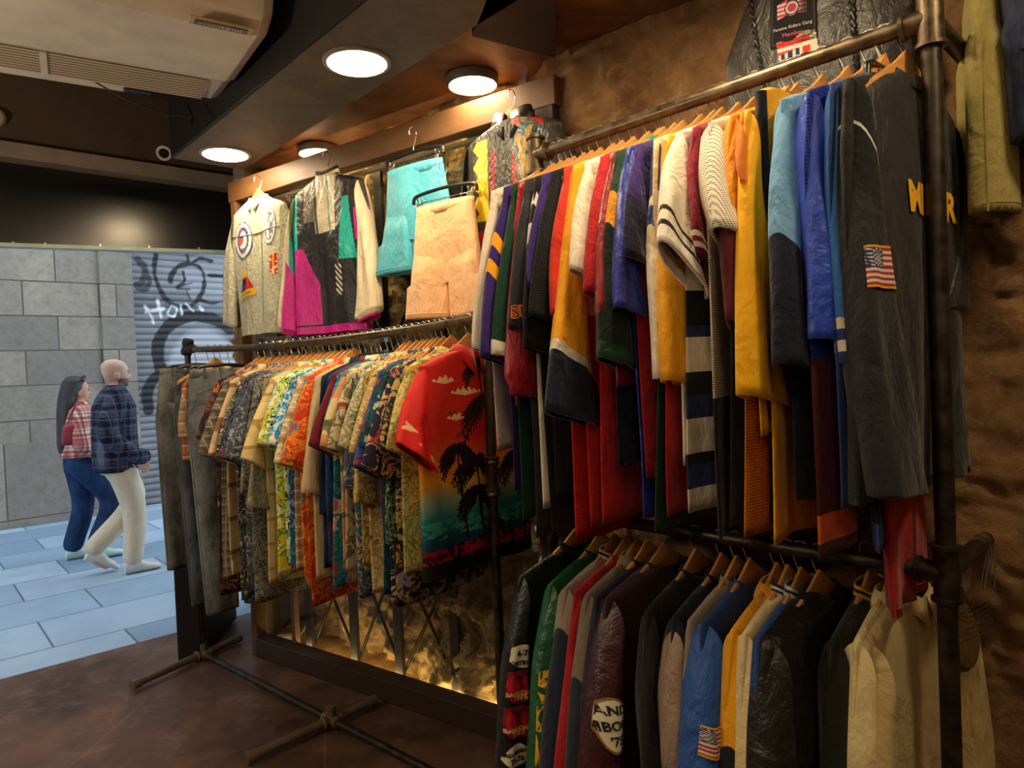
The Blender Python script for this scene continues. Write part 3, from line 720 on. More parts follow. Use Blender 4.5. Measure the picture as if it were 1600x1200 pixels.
# ============================================================ GARMENTS  (local x across, -x the aisle sleeve; -y faces the camera; z=0 at the rail)
class Shape:
    def __init__(s, hem, sw=.22, ch=.245, hw=.25, zn=-.100, zs=-.150, th=.02, seed=0, fold=.012, neck=.07):
        s.hem = hem; s.sw = sw; s.ch = ch; s.hw = hw; s.zn = zn; s.zs = zs; s.th = th; s.neck = neck
        R = random.Random(seed); s.k = [(R.uniform(18, 34), R.uniform(0, 6.3), R.uniform(-2.5, 2.5)), (R.uniform(38, 60), R.uniform(0, 6.3), R.uniform(-4, 4)), (R.uniform(8, 14), R.uniform(0, 6.3), R.uniform(-3, 3))]; s.fold = fold
        s.sx = R.uniform(-.012, .012)
    def a(s, z):                        # half width at height z
        z = np.asarray(z, float); u = np.clip((s.zn-z)/(s.zn-s.zs), 0, 1)
        top = s.neck + (s.sw-s.neck)*u**.75
        d = np.clip((s.zs-z)/.14, 0, 1); mid = s.sw + (s.ch-s.sw)*d
        e = np.clip((s.zs-.14-z)/max(.01, (s.zs-.14-s.hem)), 0, 1)
        return np.where(z > s.zs, top, mid + (s.hw-s.ch)*e)
    def mid(s, x, z):                   # folding of the centre surface
        g = np.clip((s.zs+.02-z)/.35, 0, 1.0); g2 = np.clip((s.zs-z)/.6, 0, 1.3)
        r = s.fold*g*(np.sin(s.k[0][0]*x+s.k[0][1]+s.k[0][2]*z)*.7+np.sin(s.k[1][0]*x+s.k[1][1]+s.k[1][2]*z)*.25) + s.fold*1.2*g2*np.sin(s.k[2][0]*x+s.k[2][1]+s.k[2][2]*z)
        return r
    def b(s, z): k = np.clip((s.zn-z)/.2, 0, 1); return (max(.019, s.th*.8))*(1-k)+s.th*k
    def P(s, x, z, side=-1, off=0):     # point on front (-1) or back (+1)
        a = s.a(z); q = np.clip(np.abs(x)/a, 0, 1); y = side*(s.b(z)*(1-q**2.6)**(1/2.2)+off) + s.mid(x, z)
        return np.stack([x+s.sx*np.clip((s.zs-z)/.6, 0, 1.2), y, z+0*x], -1)
def body(sh, mat, parent, nz=34, na=40, paint=None, slots=None, name='body', hemcurve=.012, opening=False):
    zz = np.concatenate([np.linspace(sh.zn, sh.zs, 6)[:-1], np.linspace(sh.zs, sh.hem, nz)])
    ph = np.linspace(0, 2*PI, na, endpoint=False)
    V = []; 
    rows = []
    for z in zz:
        a = sh.a(z); c = np.cos(ph); x = a*np.sign(c)*np.abs(c)**.8; side = np.where(np.sin(ph) < 0, -1, 1)
        zr = np.full(na, z); 
        f = (sh.zs-z)/(sh.zs-sh.hem) if z < sh.zs else 0
        zr = zr - hemcurve*max(0, f)**3*np.sin(7*x+sh.k[0][1])
        q = np.clip(np.abs(x)/a, 0, 1); y = side*sh.b(z)*np.power(np.clip(1-q**2.6, 0, 1), 1/2.2)+sh.mid(x, z)
        rows.append(np.stack([x+sh.sx*np.clip((sh.zs-z)/.6, 0, 1.2), y, zr], -1))
    n_out = len(rows)
    last = rows[-1]; cen = last.mean(0)
    for k, (sc, dz) in enumerate([(.93, .004), (.90, .06)]):
        r = last.copy(); r[:, 1] = sh.mid(last[:, 0], sh.hem)+(r[:, 1]-sh.mid(last[:, 0], sh.hem))*(.72-.2*k); r[:, 0] *= .985-.01*k; r[:, 2] += dz; rows.append(r)
    V = np.concatenate(rows); F = grid_faces(len(rows), na, True)
    mi = None
    if slots:                            # [(fraction from shoulder to hem, material index)]
        mi = []
        for i in range(len(rows)-1):
            f = max(0, (sh.zs-zz[min(i, len(zz)-1)])/(sh.zs-sh.hem)); k = 0
            for fr, idx in slots:
                if f >= fr-1e-6: k = idx
            mi += [k]*na
    col = None
    if paint: col = paint(V[:, 0], V[:, 2], V[:, 1])
    return mesh_obj(name, V, F, mat, parent, mi=mi, col=col)
class Sleeve:
    def __init__(s, sh, side, L, ang, cuff, bulge=.03, th=.02, droop=0., yoff=0., seed=0, arm=.21, x0=None):
        s.sh = sh; s.side = side; s.th = th; R = random.Random(seed*7+3+side)
        x0 = sh.sw-.012 if x0 is None else x0; zs = sh.zs+.004
        a = math.radians(ang)
        T0 = np.array([x0, zs-.004]); T1 = T0+L*np.array([math.sin(a), -math.cos(a)])
        nb = np.array([-math.cos(a), -math.sin(a)]); B0 = np.array([sh.ch-.025, zs-arm]); B1 = T1+nb*cuff
        Tm = (T0+T1)/2 - nb*bulge; 
        Bm = B0*.5+B1*.5-np.array([0, .0])
        s.T = (T0, Tm, T1); s.B = (B0, Bm, B1)
        s.y = [0, yoff*.3, yoff]; s.k = [(R.uniform(1.5, 4), R.uniform(0, 6), R.uniform(3, 6)), (R.uniform(5, 9), R.uniform(0, 6), R.uniform(-7, 7))]
        s.amp = .003 + .006*min(1, L)
    def F(s, u, c, off=0, sd=-1):       # u along 0..1, c across -1 (inner) .. 1 (outer edge)
        u = np.asarray(u, float); c = np.clip(np.asarray(c, float), -1, 1); u = u+0*c; c = c+0*u
        def bz(Q, i): return (1-u)**2*Q[0][i]+2*u*(1-u)*Q[1][i]+u*u*Q[2][i]
        tx, tz, bx, bz_ = bz(s.T, 0), bz(s.T, 1), bz(s.B, 0), bz(s.B, 1)
        x = (tx+bx)/2+(tx-bx)/2*c; z = (tz+bz_)/2+(tz-bz_)/2*c
        ym = (1-u)**2*s.y[0]+2*u*(1-u)*s.y[1]+u*u*s.y[2]
        w_ = s.amp*np.clip(u*3, 0, 1)*(np.sin(s.k[0][0]*u+s.k[0][1]+s.k[0][2]*c)+.5*np.sin(s.k[1][0]*u+s.k[1][1]+s.k[1][2]*c))
        y = ym + w_ + sd*(s.th*np.power(np.clip(1-np.abs(c)**2.4, 0, 1), .5)+off)
        return np.stack([s.side*x, y, z], -1)
def metric(sl, u0, c0, off=.004):      # true-size mapping onto the sleeve front around a point
    p0 = sl.F(u0, c0); us = np.linspace(0, 1, 500)
    e1 = sl.F(us, 1.0); e0 = sl.F(us, -1.0)
    def g(x, z):
        x = np.asarray(x, float); z = np.asarray(z, float); X = (p0[..., 0]+x).ravel(); Z = (p0[..., 2]+z).ravel(); U = np.zeros(X.shape); Cc = np.zeros(X.shape)
        dx, dz = e1[:, 0]-e0[:, 0], e1[:, 2]-e0[:, 2]
        for i in range(len(X)):
            cr = (X[i]-e0[:, 0])*dz-(Z[i]-e0[:, 2])*dx; k = np.where(cr[:-1]*cr[1:] <= 0)[0]
            j = k[np.argmin(np.abs(us[k]-u0))] if len(k) else int(np.argmin(np.abs(cr))); f = cr[j]/(cr[j]-cr[j+1]) if len(k) and cr[j] != cr[j+1] else 0
            U[i] = min(1, us[j]+f*(us[1]-us[0])); t = ((X[i]-e0[j, 0])*dx[j]+(Z[i]-e0[j, 2])*dz[j])/(dx[j]**2+dz[j]**2); Cc[i] = max(-.995, min(.995, 2*t-1))
        return sl.F(U, Cc, off).reshape(x.shape+(3,)) if x.ndim else sl.F(U, Cc, off)[0]
    return g
def sleeve_mesh(sl, mat, parent, nu=22, na=24, slots=None, gather=0, paint=None, name='sleeve'):
    ph = np.linspace(0, 2*PI, na, endpoint=False); rows = []; us = np.linspace(0, 1, nu)
    for u in us:
        c = np.cos(ph); c = np.sign(c)*np.abs(c)**.85; sd = np.where(np.sin(ph) < 0, -1, 1)
        r = np.stack([sl.F(u, cc, 0, q) for cc, q in zip(c, sd)])
        if gather and u > 1-gather: 
            k = (u-1+gather)/gather; m_ = r.mean(0); r = m_+(r-m_)*(1-.25*min(1, k*3))
        rows.append(r)
    l = rows[-1]; m_ = l.mean(0)
    for k in (1, 2):
        ax = rows[-2].mean(0)-m_ if k == 1 else ax
        r = m_+(l-m_)*np.array([.93, .7, .93]); r = r+ (np.zeros(3) if k == 1 else (rows[nu-4].mean(0)-m_)); rows.append(r)
    V = np.concatenate(rows); Fc = grid_faces(len(rows), na, True)
    if sl.side > 0: Fc = [f[::-1] for f in Fc]
    mi = None
    if slots:
        mi = []
        for i in range(len(rows)-1):
            u = us[min(i, nu-1)]; k = 0
            for fr, idx in slots:
                if u >= fr-1e-6: k = idx
            mi += [k]*na
    col = None
    if paint:
        uu = np.repeat(np.append(us, [1, 1]), na); c_ = np.tile(np.cos(ph), len(rows)); col = paint(uu, c_, V)
    return mesh_obj(name, V, Fc, mat, parent, mi=mi, col=col)
def collar_shirt(sh, mat, parent, h=.045, up=.018, rad=.068, spread=1.0):      # folded shirt collar, open at the front
    n = 30; V = []
    for i in range(n):
        g = .16; t = -PI/2+g+(2*PI-2*g)*i/(n-1); x, y = rad*math.cos(t), .024*math.sin(t); fr = max(0, -math.sin(t))**6
        z0 = sh.zn-.022*fr-.004; d = h*(.75+.7*fr)
        V += [(x*1.02, y, z0), (x*.97, y*.97, z0+up), (x*1.03, y*1.1-.003*fr, z0+up+.003), (x*1.16+.0, y*1.5-.004*fr, z0+up-d*.5), (x*1.27, y*1.75-.006*fr, z0+up-d)]
    F = [(i*5+k, i*5+5+k, i*5+6+k, i*5+k+1) for i in range(n-1) for k in range(4)]
    o = mesh_obj('collar', V, F, mat, parent); s_ = o.modifiers.new('thick', 'SOLIDIFY'); s_.thickness = .003; return o
def collar_band(sh, mat, parent, h=.02, rad=.072, mats=None, rows=3, drop=.03):        # ribbed or round neck band
    n = 26; V = []
    for i in range(n):
        t = 2*PI*i/n-PI/2; x, y = math.cos(t), math.sin(t); fr = max(0, -y)**2
        for k in range(rows+1):
            q = k/rows; V.append((x*rad*(1.06-.12*q), y*.028*(1.06-.1*q), sh.zn-.006-drop*fr+h*q))
    F = []; mi = []
    for i in range(n):
        a, b = i*(rows+1), ((i+1) % n)*(rows+1)
        for k in range(rows): F.append((a+k, b+k, b+k+1, a+k+1)); mi.append(k % len(mats) if mats else 0)
    o = mesh_obj('collar', V, F, mats or mat, parent, mi=mi); s_ = o.modifiers.new('thick', 'SOLIDIFY'); s_.thickness = .003; return o
def decal(name, F, nu, nv, paint, parent, rough=.8, keep=None, label=None):       # F(s,t) in -1..1 -> point
    s = np.linspace(-1, 1, nu); t = np.linspace(1, -1, nv); Sg, Tg = np.meshgrid(s, t)
    V = F(Sg, Tg).reshape(-1, 3); col = paint(Sg, Tg).reshape(-1, 3)
    Fc = grid_faces(nv, nu)
    if keep is not None:
        K = keep(Sg, Tg).reshape(-1); Fc = [f for f in Fc if all(K[i] for i in f)]
        used = sorted({i for f in Fc for i in f}); mp = {u: i for i, u in enumerate(used)}; V = V[used]; col = col[used]; Fc = [tuple(mp[i] for i in f) for f in Fc]
    o = mesh_obj(name, V, Fc, painted(rough, .15), parent, col=col, smooth=True)
    if label: o['label'] = label
    return o
def text_mesh(txt, F, size, mat, parent, name='lettering', center=(0, 0), rot=0, sx=1.0, arc=None, bold=0.0):   # F(x,z) metres -> points
    cu = bpy.data.curves.new('t', 'FONT'); cu.body = txt; cu.size = size; cu.align_x = 'CENTER'; cu.align_y = 'CENTER'; cu.offset = bold; cu.resolution_u = 3
    ob = bpy.data.objects.new('t', cu); C.objects.link(ob); dg = bpy.context.evaluated_depsgraph_get(); me = bpy.data.meshes.new_from_object(ob.evaluated_get(dg))
    bpy.data.objects.remove(ob); bpy.data.curves.remove(cu)
    if not len(me.vertices): return None
    P = np.array([v.co[:2] for v in me.vertices]); P[:, 0] *= sx
    if arc:                               # bend round a circle of radius arc
        a = P[:, 0]/arc; r = arc+P[:, 1]; P = np.stack([r*np.sin(a), r*np.cos(a)-arc], -1)
    c_, s_ = math.cos(rot), math.sin(rot); X = P[:, 0]*c_-P[:, 1]*s_+center[0]; Z = P[:, 0]*s_+P[:, 1]*c_+center[1]
    V = F(X, Z); Fc = [tuple(p.vertices) for p in me.polygons]; bpy.data.meshes.remove(me)
    return mesh_obj(name, V, Fc, mat, parent, smooth=False)
def flag_paint(S_, T_):
    x = (S_+1)/2; y = (1-T_)/2; bx, by = .045, .06
    u = (x-bx)/(1-2*bx); v = (y-by)/(1-2*by)
    red, wh, bl, gd = [np.array(srgb(q)) for q in ('#a02c2c', '#cfc6b8', '#2b2c5c', '#d69a1e')]
    c = np.where(((np.floor(v*13).astype(int) % 2) == 0)[..., None], red, wh)
    can = (u < .41) & (v < 7/13); c = np.where(can[..., None], bl, c)
    su, sv = u/.41*6, v/(7/13)*5; st = ((su % 1-.5)**2+((sv % 1-.5)*.9)**2 < .05) | ((((su+.5) % 1-.5)**2+(((sv+.5) % 1-.5)*.9)**2 < .05) & (su > .5) & (su < 5.5) & (sv > .5) & (sv < 4.5))
    c = np.where((can & st)[..., None], wh, c)
    edge = (u < 0) | (u > 1) | (v < 0) | (v > 1); return np.where(edge[..., None], gd, c)
GC = [0]
def garment(loc, rz, name, label, cat, hem, sl=None, mats=None, sh=None, coll='band', sleeve_slots=None, body_slots=None, sleeve_mats=None, group=None,
            hang='wood', hlabel=None, body_mat=None, na=40, gather=0, cm=None, far=True, hs=1.0, sl2=None, zip_=False, body_kw={}, scoff=0, nus=None):
    """sl = dict(L, ang, cuff, ...) for both sleeves"""
    GC[0] += 1; sd = GC[0]
    e = empty(name, loc, rz, label, cat, group)
    sh = Shape(hem, seed=sd, **(sh or {}))
    body(sh, body_mat or mats, e, na=na, slots=body_slots, **body_kw)
    S_ = []
    if sl:
        for side in (-1, 1):
            q = dict(sl); q.update(sl2 or {}) if side > 0 else None
            s_ = Sleeve(sh, side, seed=sd, **q); S_.append(s_)
            sleeve_mesh(s_, sleeve_mats or mats, e, slots=sleeve_slots, gather=gather, nu=nus or (26 if q['L'] > .3 else 14))
    c_ = cm or (mats[0] if isinstance(mats, list) else mats)
    if coll == 'shirt': collar_shirt(sh, c_, e)
    elif coll == 'band': collar_band(sh, c_, e, mats=cm if isinstance(cm, list) else None, rows=max(3, len(cm) if isinstance(cm, list) else 0), h=.03 if isinstance(cm, list) else .02)
    if hang: hanger(hang, loc, rz, hlabel or ('hanger holding the '+label), scale=hs)
    return e, sh, S_
def trousers(loc, rz, label, mat, L, waist=.20, hemw=.11, z0=-.13, name='trousers', cat='trousers', seed=0, th=.022, slots=None, gap=.01, short=False, mats=None, spread=0, hlabel=None, hs=1.0, hang=True, band=None, rise=.27):
    e = empty(name, loc, rz, label, cat); R = random.Random(seed+99)
    na = 32; ph = np.linspace(0, 2*PI, na, endpoint=False)
    def fold(x, z, k): return (1.5 if short else 1.3)*.010*np.clip((z0-z)/.25, 0, 1)*np.sin(k+24*x+2*z)+.006*np.clip((z0-z)/.25, 0, 1)*np.sin(k*2+50*x)
    k0 = R.uniform(0, 6)
    # seat
    rows = []
    for z in np.linspace(z0, z0-rise, 10):
        f = (z0-z)/rise; a = waist*(1-.0)+(.03*f if not short else .05*f); c = np.cos(ph); x = a*np.sign(c)*np.abs(c)**.8; q = np.clip(np.abs(x)/a, 0, 1)
        y = np.where(np.sin(ph) < 0, -1, 1)*th*((.6+.6*f) if f < .5 else (.9-.5*(f-.5)))*np.power(np.clip(1-q**3, 0, 1), .5)+fold(x, z, k0); rows.append(np.stack([x, y, np.full(na, z)], -1))
    V = np.concatenate(rows); mesh_obj('seat', V, grid_faces(len(rows), na, True), mat, e)
    # waistband, with belt loops
    rows = []
    for z, s_ in ((z0+.004, 1.0), (z0+.004, 1.012), (z0-.04, 1.018), (z0-.04, 1.0)):
        a = waist*s_; c = np.cos(ph); x = a*np.sign(c)*np.abs(c)**.8; q = np.clip(np.abs(x)/a, 0, 1); y = np.where(np.sin(ph) < 0, -1, 1)*(th*.6+(.0015 if s_ > 1 else 0))*np.power(np.clip(1-q**3, 0, 1), .5)
        rows.append(np.stack([x, y, np.full(na, z)], -1))
    mesh_obj('waistband', np.concatenate(rows), grid_faces(4, na, True), band or mat, e)
    for side in (-1, 1):
        rows = []; top = z0-rise*.5; hemz = z0-L
        for i, z in enumerate(np.linspace(top, hemz, 26)):
            f = (top-z)/(top-hemz); xi = gap*side; xo = side*(waist+(.03 if not short else .05))
            xo = xo*(1-f)+side*(hemw+gap+spread)*f if not short else side*(waist+.05+spread*f)
            xi = xi+side*spread*f*.5 if not short else -.004*side
            fz = (z0-z)/rise; tk = min(1.1, .35+.75*max(0, fz-.5)/.3)
            if fz < 1: xo = side*min(abs(xo), waist+(.03 if not short else .05)*fz-.002)
            cx, a = (xo+xi)/2, abs(xo-xi)/2; c = np.cos(ph); x = cx+a*np.sign(c)*np.abs(c)**.8; q = np.abs(x-cx)/a
            y = np.where(np.sin(ph) < 0, -1, 1)*th*tk*np.power(np.clip(1-q**3, 0, 1), .5)+fold(x, z, k0)+.012*side*f; rows.append(np.stack([x, y, np.full(na, z)-.006*np.sin(9*x+k0)*f], -1))
        l = rows[-1].copy(); m_ = l.mean(0)
        for dz in (0, .05): r = m_+(l-m_)*np.array([.95, .6, 1]); r[:, 2] += dz; rows.append(r)
        lg = mesh_obj('leg', np.concatenate(rows), grid_faces(len(rows), na, True), mat, e)
        js = int(na*(.54 if side < 0 else .96))
        MB().tube([Vector(q[js])+Vector((0, -.001, 0)) for q in rows[1:26]], .0022, 5).build('side_seam', mat, lg, True)
        MB().tube([Vector(q) + Vector((0, 0, .018)) for q in rows[25][na//2:]], .0016, 5).build('hem_seam', mat, lg, True)
    for x in (-.7, -.3, .3, .7): MB().box((x*waist, -th*.6-.004, z0-.018), (.012, .004, .05)).build('belt_loop', mat, e) if not short else None
    if not short:
        for sg in (-1, 1): MB().tube([(sg*waist*.45, -th*.75-.004, z0-.045), (sg*waist*.55, -th*.8-.006, z0-.085), (sg*waist*.9, -th*.6-.004, z0-.11)], .0018, 5).build('pocket_seam', mat, e, True)
    if hang: hanger('clip', loc, rz, hlabel or shortl('black clip hanger holding the '+label), scale=hs)
    return e
# ============================================================ UPPER RACK : JERSEYS
JROT = math.atan2(JW.y, JW.x); JLEN = (JL-JR).length
def jplace(xs, rz_z, tip=.22, base=JR, U=JU, W=JW, ln=JLEN, zsh=-.150, zf=None):
    zz = zf if zf else (lambda t: rz_z)
    t = solve_t(lambda q: base+U*(ln+.2-q)-W*tip+Vector((0, 0, zz(ln+.2-q)+zsh)), xs, 0, ln+.4); t = ln+.2-t
    p = base+U*t; z = zz(t); tp = p-W*tip
    return Vector((p.x, p.y, z)), t, (lambda py: z_at(tp.x, tp.y, py)-z)
Lx = dict
def J(xs, hemy, mats, label, sly=None, ang=14, cuff=.17, th=.02, yoff=-.02, bulge=.03, rz=0, name='jersey', cat='jersey', sh=None, rail=2.18, tip=.22, wid=None, **k):
    loc, t, zy = jplace(xs, rail, tip)
    hem = zy(hemy); shp = dict(sh or {}); shp.setdefault('sw', tip); shp.setdefault('th', .013)
    sl = None
    if sly is not None:
        if xs < 1000: ang = ang+7
        ze = zy(sly); L = (-.150-ze-cuff*math.sin(math.radians(ang))*1.0)/math.cos(math.radians(ang)); sl = dict(L=max(.1, L), ang=ang, cuff=cuff, th=th, yoff=yoff, bulge=bulge)
    return garment(loc, JROT+math.radians(rz), name, label, cat, hem, sl=sl, mats=mats, sh=shp, hlabel=shortl('wooden hanger under the '+label), **k)
G = 'jerseys on the upper rail'
navy = cloth('#14182c'); blk = cloth('#141416'); red = cloth('#b01c22'); dred = cloth('#8c1419'); grn = cloth('#123a28'); gold = cloth('#f0a40c', .6, .5, .3)
cream = cloth('#e3d8c4'); purp = cloth('#33206a'); blue = cloth('#1d3aa8')
wmesh = meshcloth('#ded3bf', 190); rmesh = meshcloth('#c2281c', 170); bmesh_ = meshcloth('#17171b', 150); omesh = meshcloth('#c4701a', 150)
J(768, 705, [cream, wmesh], 'cream jersey with white mesh body, first on the far end of the upper rail', 560, body_slots=[(0, 0), (.25, 1)], cuff=.12, ang=8, group=G)
e, sh, S1_ = J(787, 770, [purp, gold], 'purple jersey with two gold bands on the long sleeve', 572, ang=10, cuff=.11, sleeve_slots=[(0, 0), (.27, 1), (.36, 0), (.43, 1), (.50, 0)], body_slots=[(0, 0)], cm=purp, group=G)
text_mesh('6', metric(S1_[0], .93, .4), .035, plain(srgb('#d8a81c')), e)
J(800, 800, [grn, cream], 'dark green jersey with long sleeve ending in a cream cuff', 566, ang=8, cuff=.10, sleeve_slots=[(0, 0), (.9, 1)], cm=grn, group=G)
J(811, 640, [satin('#a3182a'), satin('#a3182a')], 'shiny crimson warm-up jacket whose puffy cuff hangs below the lettered sleeve', 627, ang=4, cuff=.15, gather=.06, th=.03, cm=blk, name='track_jacket', cat='jacket')
e, sh, S2_ = J(820, 835, [cloth('#24262a', .7), blk], 'charcoal jersey with orange edged SU lettering near the cuff', 532, ang=8, cuff=.13, group=G)
F = metric(S2_[0], .88, .62, .003)
text_mesh('SU', F, .046, plain(srgb('#e0762a')), e, bold=.0035); text_mesh('SU', metric(S2_[0], .88, .62, .005), .046, plain(srgb('#16161a')), e, bold=-.0006)
e, sh, S3_ = J(836, 795, [blk, cream, cloth('#2b2d31')], 'black and white block striped jersey with 19 on the sleeve', 560, ang=6, cuff=.14, sleeve_slots=[(0, 0), (.06, 1), (.13, 0), (.26, 1), (.40, 0)], body_slots=[(0, 0), (.42, 1)], cm=blk, group=G)
text_mesh('19', metric(S3_[0], .60, .5), .06, plain(srgb('#d8d0c2')), e, bold=.002)
J(848, 830, [purp, blk], 'deep purple short sleeved jersey with black lower body', 475, ang=12, cuff=.15, body_slots=[(0, 0), (.2, 1)], group=G)
J(862, 785, [bmesh_, bmesh_], 'black perforated mesh jersey', 525, ang=12, cuff=.16, th=.024, group=G)
J(882, 835, [cloth('#c8301c'), rmesh], 'thin orange-red jersey with red mesh lower body', 510, ang=9, cuff=.12, body_slots=[(0, 0), (.6, 1)], group=G)
J(896, 610, [gold, cream, cloth('#151a30'), cloth('#e3d8c4')], 'golden yellow long sleeved jersey with white line and deep navy lower sleeve', 672, ang=9, cuff=.23, th=.036, bulge=.01, sleeve_slots=[(0, 0), (.72, 1), (.735, 2)], cm=cloth('#20283f'), group=G)
J(914, 815, [cream, cloth('#c22a1c')], 'white jersey with orange-red lower body beside the yellow one', 455, ang=14, cuff=.14, body_slots=[(0, 0), (.4, 1)], group=G)
J(938, 812, [red, cloth('#9c1a1c')], 'bright red short sleeved jersey hanging beside a white sleeve', 488, ang=11, cuff=.16, th=.026, group=G)
J(955, 600, [satin('#8e141c'), satin('#8e141c')], 'shiny dark red jacket with gathered cuff behind the green jersey', 522, ang=10, cuff=.10, gather=.08, name='track_jacket', cat='jacket')
J(962, 725, [grn, cloth('#d9951a'), cloth('#10201a'), cloth('#141a26')], 'green polo jersey with gold shoulder band and green folded collar', 582, ang=8, cuff=.15, th=.03, sleeve_slots=[(0, 0), (.18, 1), (.36, 2), (.92, 0)], body_slots=[(0, 0), (.35, 3)], coll='shirt', cm=cloth('#1f6a40'), group=G)
J(980, 815, [satin('#1c2f9c'), dred], 'royal blue satin jacket with crimson hem beside the purple jersey', 505, ang=9, cuff=.13, th=.028, group=G, cm=blue)
J(993, 735, [purp, cloth('#1a1733'), dred], 'purple jersey with darker sleeve panel next to royal blue satin', 438, ang=12, cuff=.15, sleeve_slots=[(0, 0), (.45, 1)], body_slots=[(0, 0), (.3, 2)], group=G)
e, sh, S4_ = J(1022, 830, [cloth('#d9c79a'), cloth('#26356e'), cream, grn], 'cream jersey with navy printed sleeve emblem and striped rings', 598, ang=7, cuff=.10, sleeve_slots=[(0, 1), (.24, 2), (.27, 1), (.29, 2), (.32, 1), (.34, 0), (.42, 2)], body_slots=[(0, 0), (.3, 3)], cm=gold, group=G)
text_mesh('BU', metric(S4_[0], .14, .5), .075, plain(srgb('#8f9fc8')), e, bold=.002); text_mesh('RENO', metric(S4_[0], .255, .5, .005), .028, plain(srgb('#26356e')), e)
text_mesh('8', metric(S4_[0], .83, .5), .06, plain(srgb('#a03a2a')), e)
J(1043, 800, [cloth('#f0a816', .5, .55, .5), red], 'yellow-orange glossy long sleeve with wide drooping cuff, under a cream sleeve', 618, ang=9, cuff=.25, th=.038, bulge=.03, body_slots=[(0, 0), (.3, 1)], cm=gold, group=G)
J(1056, 725, [cream, blk, cloth('#efe6d6')], 'cream short sleeved baseball jersey with two black cuff stripes', 472, ang=33, cuff=.22, th=.03, yoff=-.05, sleeve_slots=[(0, 0), (.70, 1), (.76, 0), (.82, 1), (.88, 2)], cm=cream, group=G)
bw = [blk, cloth('#d9cfbb'), cloth('#26345c'), cream]
J(1083, 795, [cloth('#8c2036'), cream, cloth('#5c1426')]+bw, 'raspberry red sleeve with white rings and a broad striped body of black, white and blue', 425, ang=12, cuff=.12, sleeve_slots=[(0, 0), (.78, 1), (.82, 0), (.87, 1), (.91, 2)],
  body_slots=[(0, 0), (.12, 3), (.28, 5), (.33, 4), (.41, 3), (.49, 5), (.54, 4), (.62, 3), (.68, 5), (.74, 4), (.82, 3), (.87, 5), (.92, 4), (.985, 3)], group=G)
J(1108, 832, [meshcloth('#eae0cc', 210), wmesh, cloth('#141517')], 'crumpled cream mesh jersey with pointed shoulder', 405, ang=20, cuff=.16, th=.04, yoff=-.05, bulge=.02, sleeve_slots=[(0, 0)], body_slots=[(0, 0), (.15, 1), (.66, 2)], cm=cream, group=G)
J(1140, 825, [cloth('#e8961a', .65), cloth('#55141f'), blk], 'orange-yellow jersey whose sleeve turns maroon below the elbow', 528, ang=12, cuff=.17, th=.028, sleeve_slots=[(0, 0), (.52, 1)], body_slots=[(0, 0), (.3, 2)], cm=cloth('#d4621c'), group=G)
J(1158, 845, [cloth('#df7a18', .6), omesh], 'burnt orange jersey with long perforated mesh tail below the yellow one', 330, ang=14, cuff=.16, body_slots=[(0, 0), (.3, 1)], cm=cloth('#d4621c'), group=G)
e, sh, S5_ = J(1164, 683, [cloth('#f2b20c', .6, .45), cloth('#e8a60c', .6)], 'long golden yellow jersey with small black and white hem tag', 640, ang=11, cuff=.20, th=.03, cm=gold, group=G)
tg = MB(); F = lambda s, t: sh.P(-.185+s*.03, sh.hem+.06+t*.045, -1, .004)
def tagp(s, t): return np.where((t < -.55)[..., None], srgb('#d8d2c0'), srgb('#141416'))+np.zeros(s.shape+(3,))
dq = decal('hem_tag', F, 8, 8, tagp, e); text_mesh('L', lambda x, z: sh.P(-.18+x, sh.hem+.075+z, -1, .006), .03, plain(srgb('#d8d2c0')), e)
e_t, sh_t, _ = J(1186, 855, [cloth('#f0a80e', .7), cloth('#16161c'), cloth('#d8960f')], 'sleeveless gold tank top with wide black armhole trim', None, sh=dict(neck=.15, zn=-.09, zs=-.11, ch=.20, hw=.22, sw=.20), tip=.20, coll='band', cm=blk, body_slots=[(0, 0)], group=G, name='tank_top', cat='tank top')
for sg in (-1, 1):
    zz_ = np.linspace(sh_t.zs-.003, -.52, 24); MB().tube([Vector(v) for v in sh_t.P(sg*sh_t.a(zz_)*.985, zz_, -1, 0)], .013, 8).build('armhole_trim', cloth('#16161c'), e_t, True)
J(1220, 785, [cloth('#6fa3d0', .75), cloth('#171b2e'), cloth('#6fa3d0')], 'light blue and navy jersey with blue shoulder and dark tapering sleeve', 578, ang=9, cuff=.09, th=.03, bulge=.04, sleeve_slots=[(0, 0), (.50, 1)], body_slots=[(0, 0), (.25, 1)], sh=dict(ch=.20, hw=.20), cm=cloth('#6fa3d0'), group=G, coll='band')
J(1262, 862, [satin('#2447c0'), cloth('#4a1016'), cloth('#d4561c'), meshcloth('#1a3290', 130)], 'royal blue satin jersey with mesh side and maroon and orange hem', 542, ang=7, cuff=.13, th=.03, sleeve_slots=[(0, 0)], body_slots=[(0, 3), (.55, 1), (.90, 2), (.94, 1)], cm=cloth('#2a55c8'), group=G)
J(1298, 800, [cloth('#3c74bd'), cream, cloth('#26407c')], 'narrow mid-blue jersey with two white cuff rings between royal blue and black', 572, ang=4, cuff=.10, sleeve_slots=[(0, 0), (.84, 1), (.88, 2), (.92, 1), (.96, 2)], body_slots=[(0, 2), (.5, 2)], group=G)
wl = cloth('#d8d4cc')
e, sh, S6_ = J(1322, 782, [cloth('#1b1b1d', .8), wl, cloth('#26262a', .8)], 'black pullover with white piping and a flag patch on the upper arm', 780, ang=4.5, cuff=.20, th=.045, bulge=.035, yoff=-.05,
    sleeve_slots=[(0, 0), (.05, 0), (.10, 1), (.108, 0), (.23, 1), (.238, 0), (.27, 2)], name='pullover', cat='pullover', sh=dict(th=.03), nus=110)
M6 = metric(S6_[0], .385, .05)
